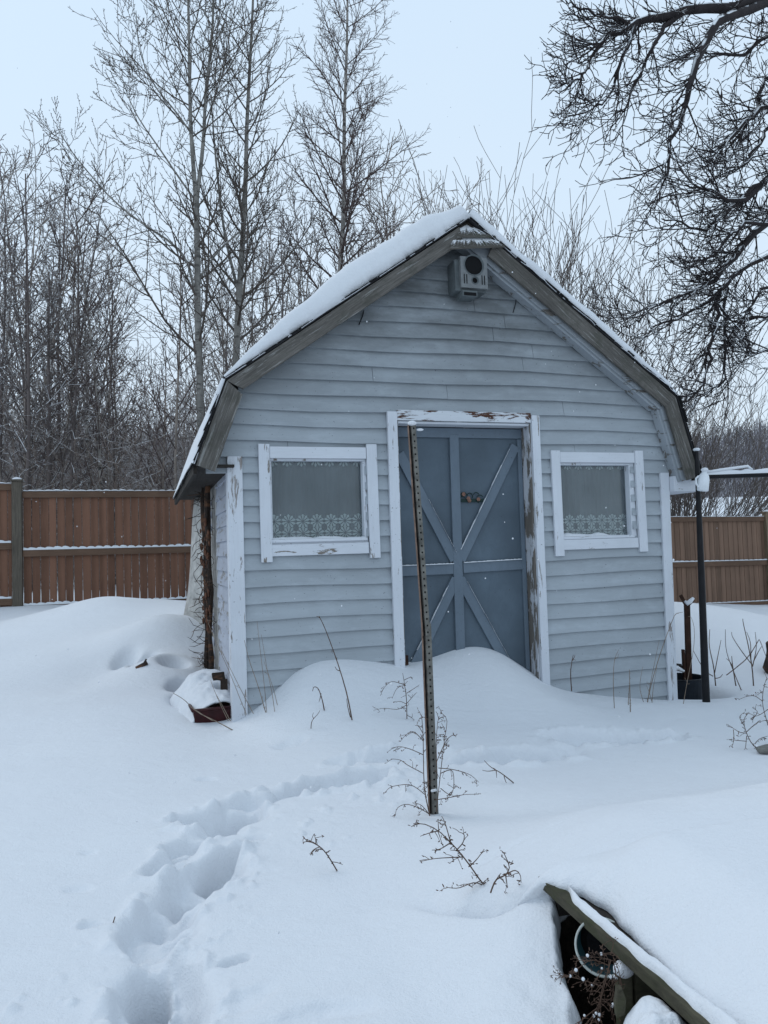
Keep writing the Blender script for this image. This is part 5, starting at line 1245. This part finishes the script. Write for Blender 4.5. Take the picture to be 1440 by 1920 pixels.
# low brush behind the fence
def brush(name, n, xr, Dr, hr, mat, seed, kfac=(4, 9), r0=.008, lab=None):
    rs = np.random.RandomState(seed); out = []
    for i in range(n):
        x = rs.uniform(*xr); D = rs.uniform(*Dr); p = atD(x, 960, D); z = .071*max(0, p[1]-17)+.1
        H = rs.uniform(*hr); d = nrm(np.array([rs.normal(0, .28), rs.normal(0, .28), 1])); pts = [np.array([p[0], p[1], z])]; k = 6
        for j in range(k-1): d = nrm(d+rs.normal(0, .12, 3)); pts.append(pts[-1]+d*H/(k-1))
        pts = np.array(pts); out.append((pts, np.linspace(r0, r0*.4, k)))
        for m in range(rs.randint(*kfac)):
            j = rs.randint(1, k); q = pts[j]; e = nrm(rs.normal(0, 1, 3)*np.array([1, 1, .5])+np.array([0, 0, .55])); l = H*rs.uniform(.12, .38); mid = q+e*l*.5+rs.normal(0, .04, 3)
            out.append((np.array([q, mid, q+e*l+np.array([0, 0, l*.15])]), np.array([r0*.6, r0*.5, r0*.35])))
    o_ = tubes(name, out, M[mat], None, 3); tag(o_, lab, 'undergrowth', kind='stuff'); return o_
brush('undergrowth', 2000, (-200, 900), (13.6, 24), (1.2, 4.2), 'bark_brush', 5, lab='tangled brown brush and twigs behind the left fence', r0=.0075)
brush('far_woods', 2600, (-250, 950), (24, 60), (4, 8), 'bark_far', 6, (4, 8), .022, lab='distant leafless woods seen as one grey mass behind the trees')
# shrub behind the shed on the right
def shrub(name, label, cx, D, H, n, spread, seed, mat, cat='shrub', ang0=-1, ang1=1, zb=None, r0=.016, lenv=(.7, 1.05)):
    rs = np.random.RandomState(seed); base = atD(cx, 980, D); base[2] = tz(base[0], base[1]); root = empty(name, tuple(base), 0, label=label, cat=cat)
    out = [[], []]; s2 = dict(SHR); s2['split'] = True
    for i in range(n):
        a = ang0+(ang1-ang0)*(i+rs.random())/n; d = nrm(np.array([math.tan(a*spread), rs.normal(0, .3), 1]))
        grow(rs, np.array([rs.normal(0, .12), rs.normal(0, .2), 0]), d, H*rs.uniform(*lenv), r0, 0, s2, out)
    tubes('stems', out[0], M[mat], root, 5); tubes('twigs', out[1], M[mat], root, 3)
    return root
shrub('tall_shrub', 'tall upright leafless shrub behind the right roof slope, nearest the peak', 985, 13, 5.6, 26, .22, 3, 'bark_shrub')
shrub('tall_shrub', 'broad leafless shrub with faded leaves behind the middle of the right roof slope', 1110, 12.8, 5.0, 34, .36, 4, 'bark_shrub', r0=.016)
shrub('tall_shrub', 'fan shaped leafless shrub beyond the right fence and crossbar', 1262, 17, 4.6, 26, .95, 6, 'bark_shrub', ang0=-.5, ang1=1.05, r0=.02)
shrub('tall_shrub', 'low spreading leafless shrub over the right fence top', 1300, 19, 3.4, 13, 1.1, 8, 'bark_shrub', ang0=-.8, ang1=1.05)
# woods on the far hill
rs = np.random.RandomState(9); out = []
for i in range(6500):
    X_ = rs.uniform(20, 190) if i % 3 else rs.uniform(-200, 20); Y_ = rs.uniform(130, 250)
    ridge_ = 24+float(fbm(np.array([X_*.012]), np.array([0.]), 3, 3)[0])*9-max(X_-60, 0)*.02; Z_ = 7.2+ridge_*float(sstep(Y_, 128, 245)); H = rs.uniform(5, 9); p = np.array([X_, Y_, Z_])
    out.append((np.array([p, p+(0, 0, H*.5), p+(rs.normal(0, .3), 0, H)]), np.array([.13, .09, .04])))
    for m in range(5):
        q = p+(0, 0, H*rs.uniform(.3, .85)); e = nrm(np.array([rs.normal(), rs.normal(), 1.1])); l = H*rs.uniform(.15, .32); out.append((np.array([q, q+e*l*.5, q+e*l+(0, 0, l*.2)]), np.array([.07, .06, .04])))
o_ = tubes('hill_woods', out, M['bark_hill'], None, 3); tag(o_, 'grey-lilac leafless woods covering the far hillside at right', 'woods', kind='stuff')

# ------------------------------------------------------------------ the big tree overhanging from the right
def overhang():
    rs = np.random.RandomState(21); base = np.array(atD(1900, 1010, 9.0)); base[2] = tz(base[0], base[1])-.1
    root = empty('large_tree', tuple(base), 0, label='large old tree leaning in from the right with drooping snow-dusted branches', cat='tree')
    br = [  # (pixel, depth) polylines, radius start, end
        ([(1640, 60, 8.6), (1540, 20, 8.3), (1440, 3, 8.0), (1370, 18, 7.8), (1300, 14, 7.6), (1240, 30, 7.5), (1190, 45, 7.4), (1150, 62, 7.3), (1125, 85, 7.25), (1105, 112, 7.2)], .075, .014),
        ([(1440, 3, 8.0), (1385, 22, 7.7), (1340, 50, 7.5), (1318, 90, 7.4), (1305, 130, 7.3), (1290, 170, 7.25), (1283, 215, 7.2), (1265, 255, 7.15), (1255, 300, 7.1), (1240, 350, 7.1)], .05, .009),
        ([(1190, 45, 7.4), (1185, 75, 7.3), (1165, 115, 7.2), (1150, 165, 7.2), (1120, 200, 7.1), (1080, 215, 7.0)], .022, .006),
        ([(1300, 14, 7.6), (1250, 45, 7.5), (1225, 80, 7.4), (1210, 120, 7.4), (1190, 160, 7.3), (1175, 200, 7.3), (1150, 215, 7.3)], .025, .006),
        ([(1105, 112, 7.2), (1095, 140, 7.1), (1070, 160, 7.1), (1040, 170, 7.0)], .014, .005),
        ([(1190, 45, 7.4), (1160, 35, 7.3), (1120, 25, 7.3), (1085, 10, 7.2), (1060, 0, 7.2)], .018, .006),
        ([(1640, 200, 9), (1540, 180, 8.8), (1470, 70, 8.5), (1430, 70, 8.3), (1395, 105, 8.2), (1350, 102, 8.0), (1322, 98, 8.0)], .04, .006),
        ([(1700, 350, 9), (1580, 250, 8.8), (1500, 200, 8.5), (1440, 200, 8.3), (1400, 225, 8.2), (1370, 260, 8.1), (1340, 285, 8.0), (1310, 280, 7.9)], .045, .006),
        ([(1700, 400, 9), (1600, 330, 8.8), (1500, 300, 8.4), (1440, 335, 8.2), (1405, 370, 8.1), (1375, 378, 8.0), (1345, 365, 7.9), (1310, 350, 7.8), (1285, 330, 7.8)], .055, .006),
        ([(1440, 335, 8.2), (1400, 365, 8.1), (1360, 400, 8.0), (1320, 430, 7.9), (1280, 420, 7.8), (1240, 410, 7.7)], .03, .006),
        ([(1700, 430, 9), (1600, 400, 8.8), (1500, 380, 8.4), (1440, 415, 8.2), (1400, 455, 8.1), (1370, 490, 8.0), (1340, 525, 7.9), (1290, 550, 7.8), (1240, 570, 7.7), (1200, 600, 7.6)], .06, .007),
        ([(1440, 480, 8.2), (1400, 500, 8.1), (1360, 530, 8.0), (1330, 560, 7.9), (1290, 585, 7.8), (1240, 610, 7.7), (1200, 640, 7.6)], .03, .006),
        ([(1355, 540, 8.0), (1345, 590, 7.9), (1335, 640, 7.9), (1330, 690, 7.85), (1310, 730, 7.8), (1280, 755, 7.75)], .022, .007),
        ([(1365, 540, 8.0), (1355, 590, 7.9), (1360, 640, 7.9), (1362, 690, 7.85), (1350, 720, 7.8), (1320, 740, 7.8), (1290, 765, 7.8)], .018, .006),
        ([(1600, 560, 9), (1500, 560, 8.5), (1440, 590, 8.3), (1400, 600, 8.2), (1370, 625, 8.1)], .03, .006),
        ([(1600, 640, 9), (1500, 660, 8.5), (1440, 658, 8.3), (1415, 662, 8.2), (1390, 650, 8.1)], .022, .005),
        ([(1600, 100, 9), (1500, 130, 8.6), (1440, 150, 8.4), (1415, 200, 8.3), (1390, 260, 8.2), (1375, 300, 8.1)], .035, .006),
        ([(1440, 240, 8.3), (1410, 290, 8.2), (1380, 320, 8.1), (1350, 325, 8.0)], .02, .005),
        ([(1440, 420, 8.0), (1400, 420, 7.9), (1370, 440, 7.9), (1330, 480, 7.8), (1300, 490, 7.8), (1265, 480, 7.7)], .022, .005),
        ([(1500, 560, 8.3), (1440, 540, 8.1), (1410, 570, 8.0), (1390, 610, 8.0), (1375, 640, 8.0)], .02, .005),
        ([(1200, 600, 7.6), (1170, 615, 7.5), (1150, 640, 7.5)], .009, .005)]
    out = [[], []]; s2 = dict(n=[0, 8, 6, 5], wig=[0, .13, .17, .2], up=[0, .05, .07, .08], taper=.35, rmin=.0036, k=[0, 5, 3], t0=[0, .15, .15], ang=[0, .65, .7], len=[0, .55, .6], sh=[0, .2, .2], rr=[0, .75, .75], split=True)
    for pl, r0, r1 in br:
        pts = [np.array(atD(*q))-base for q in pl]; c = stalk(pts, 16); c[1:-1] += rs.normal(0, .014, (14, 3)); rad = np.linspace(r0, r1, 16)**1.0; out[0].append((c, rad))
        L = np.linalg.norm(np.diff(c, axis=0), axis=1).sum(); k = int(L*8.5)
        for i in range(k):
            t = rs.uniform(.05, 1)*14.99; j = int(t); q = c[j]+(c[j+1]-c[j])*(t-j); dd = nrm(c[j+1]-c[j])
            side = np.array([rs.normal(-.25, .5), rs.normal(0, .55), rs.normal(-.15, .5)])
            pw = q+base; lf = .6 if pw[0]/pw[1]*1440+720 < 1120 else 1.0
            nd = nrm(dd*1.0+side+np.array([-.02, 0, 0])); grow(rs, q, nd, lf*rs.uniform(.28, .72), min(rad[j]*.6, .009), 1, s2, out)
    # trunk, off to the right
    j = np.array(atD(1700, 380, 9.0))-base
    tr = stalk([np.zeros(3), np.array([-.05, 0, 1.2]), np.array([-.2, 0, 2.4]), j], 14); tubes('trunk', [(tr, np.linspace(.26, .13, 14)), (stalk([tr[-3], np.array(atD(1690, 180, 9))-base, np.array(atD(1640, 60, 8.6))-base], 8), np.linspace(.13, .08, 8))], M['bark_over'], root, 12)
    tubes('limbs', out[0], M['bark_over'], root, 8); tubes('twigs', out[1], M['bark_over'], root, 4)
overhang()

# ------------------------------------------------------------------ drifting snowflakes
rs = np.random.RandomState(3); b = MB()
for i in range(330):
    D = rs.uniform(1.3, 9.5); p = atD(rs.uniform(-200, 1640), rs.uniform(0, 1750), D)
    if p[2] < gz(p[0], p[1])+.1: continue
    b.ball(p, rs.uniform(.0008, .0017)*(1+D*.28), 0, (1, 1, rs.uniform(.8, 1.5)))
o_ = b.build('falling_snow', M['snow'], None); tag(o_, 'scattered small snowflakes drifting in the air', 'snowfall', kind='stuff')

# ------------------------------------------------------------------ light
w = bpy.data.worlds.new('World'); SC.world = w; w.use_nodes = True; nt = w.node_tree; nt.nodes.clear()
EL_, RT_ = math.radians(50), math.radians(-60)
sky = nt.nodes.new('ShaderNodeTexSky'); sky.sky_type = 'NISHITA'; sky.sun_disc = False; sky.sun_elevation = EL_; sky.sun_rotation = RT_; sky.air_density = 1; sky.dust_density = 2; sky.ozone_density = 1
b1 = nt.nodes.new('ShaderNodeBackground'); b1.inputs['Strength'].default_value = .07; nt.links.new(sky.outputs[0], b1.inputs['Color'])
tc = nt.nodes.new('ShaderNodeTexCoord'); sx = nt.nodes.new('ShaderNodeSeparateXYZ'); nt.links.new(tc.outputs['Generated'], sx.inputs[0])
rp = nt.nodes.new('ShaderNodeValToRGB'); nt.links.new(sx.outputs['Z'], rp.inputs['Fac'])
e = rp.color_ramp.elements; e[0].position = 0; e[0].color = (.68, .79, .89, 1); e[1].position = .55; e[1].color = (.585, .735, .895, 1)
nz = nt.nodes.new('ShaderNodeTexNoise'); nz.inputs['Scale'].default_value = 1.6; nz.inputs['Detail'].default_value = 4; nt.links.new(tc.outputs['Generated'], nz.inputs['Vector'])
mm = nt.nodes.new('ShaderNodeMix'); mm.data_type = 'RGBA'; mm.blend_type = 'MIX'; mm.inputs[7].default_value = (.68, .78, .87, 1)
mr = nt.nodes.new('ShaderNodeMapRange'); mr.inputs[1].default_value = .4; mr.inputs[2].default_value = .75; mr.inputs[4].default_value = .35; nt.links.new(nz.outputs['Fac'], mr.inputs[0]); nt.links.new(mr.outputs[0], mm.inputs[0]); nt.links.new(rp.outputs[0], mm.inputs[6])
b2 = nt.nodes.new('ShaderNodeBackground'); b2.inputs['Strength'].default_value = 1.02; nt.links.new(mm.outputs[2], b2.inputs['Color'])
mx = nt.nodes.new('ShaderNodeMixShader'); mx.inputs[0].default_value = .88; nt.links.new(b1.outputs[0], mx.inputs[1]); nt.links.new(b2.outputs[0], mx.inputs[2])
wo = nt.nodes.new('ShaderNodeOutputWorld'); nt.links.new(mx.outputs[0], wo.inputs[0])
sd = bpy.data.lights.new('sun', 'SUN'); sd.energy = .5; sd.angle = math.radians(35); sd.color = (1, .97, .93)
so = bpy.data.objects.new('sun', sd); COL.objects.link(so); so.location = (-5, -3, 10)
dirv = Vector((math.sin(RT_)*math.cos(EL_), math.cos(RT_)*math.cos(EL_), math.sin(EL_)))
so.rotation_euler = dirv.to_track_quat('Z', 'Y').to_euler()
SC.view_settings.view_transform = 'Standard'; SC.view_settings.look = 'None'; SC.view_settings.gamma = 1; SC.view_settings.exposure = .25
SC.cycles.max_bounces = 6; SC.cycles.diffuse_bounces = 4; SC.cycles.transparent_max_bounces = 8
SC.cycles.use_denoising = True
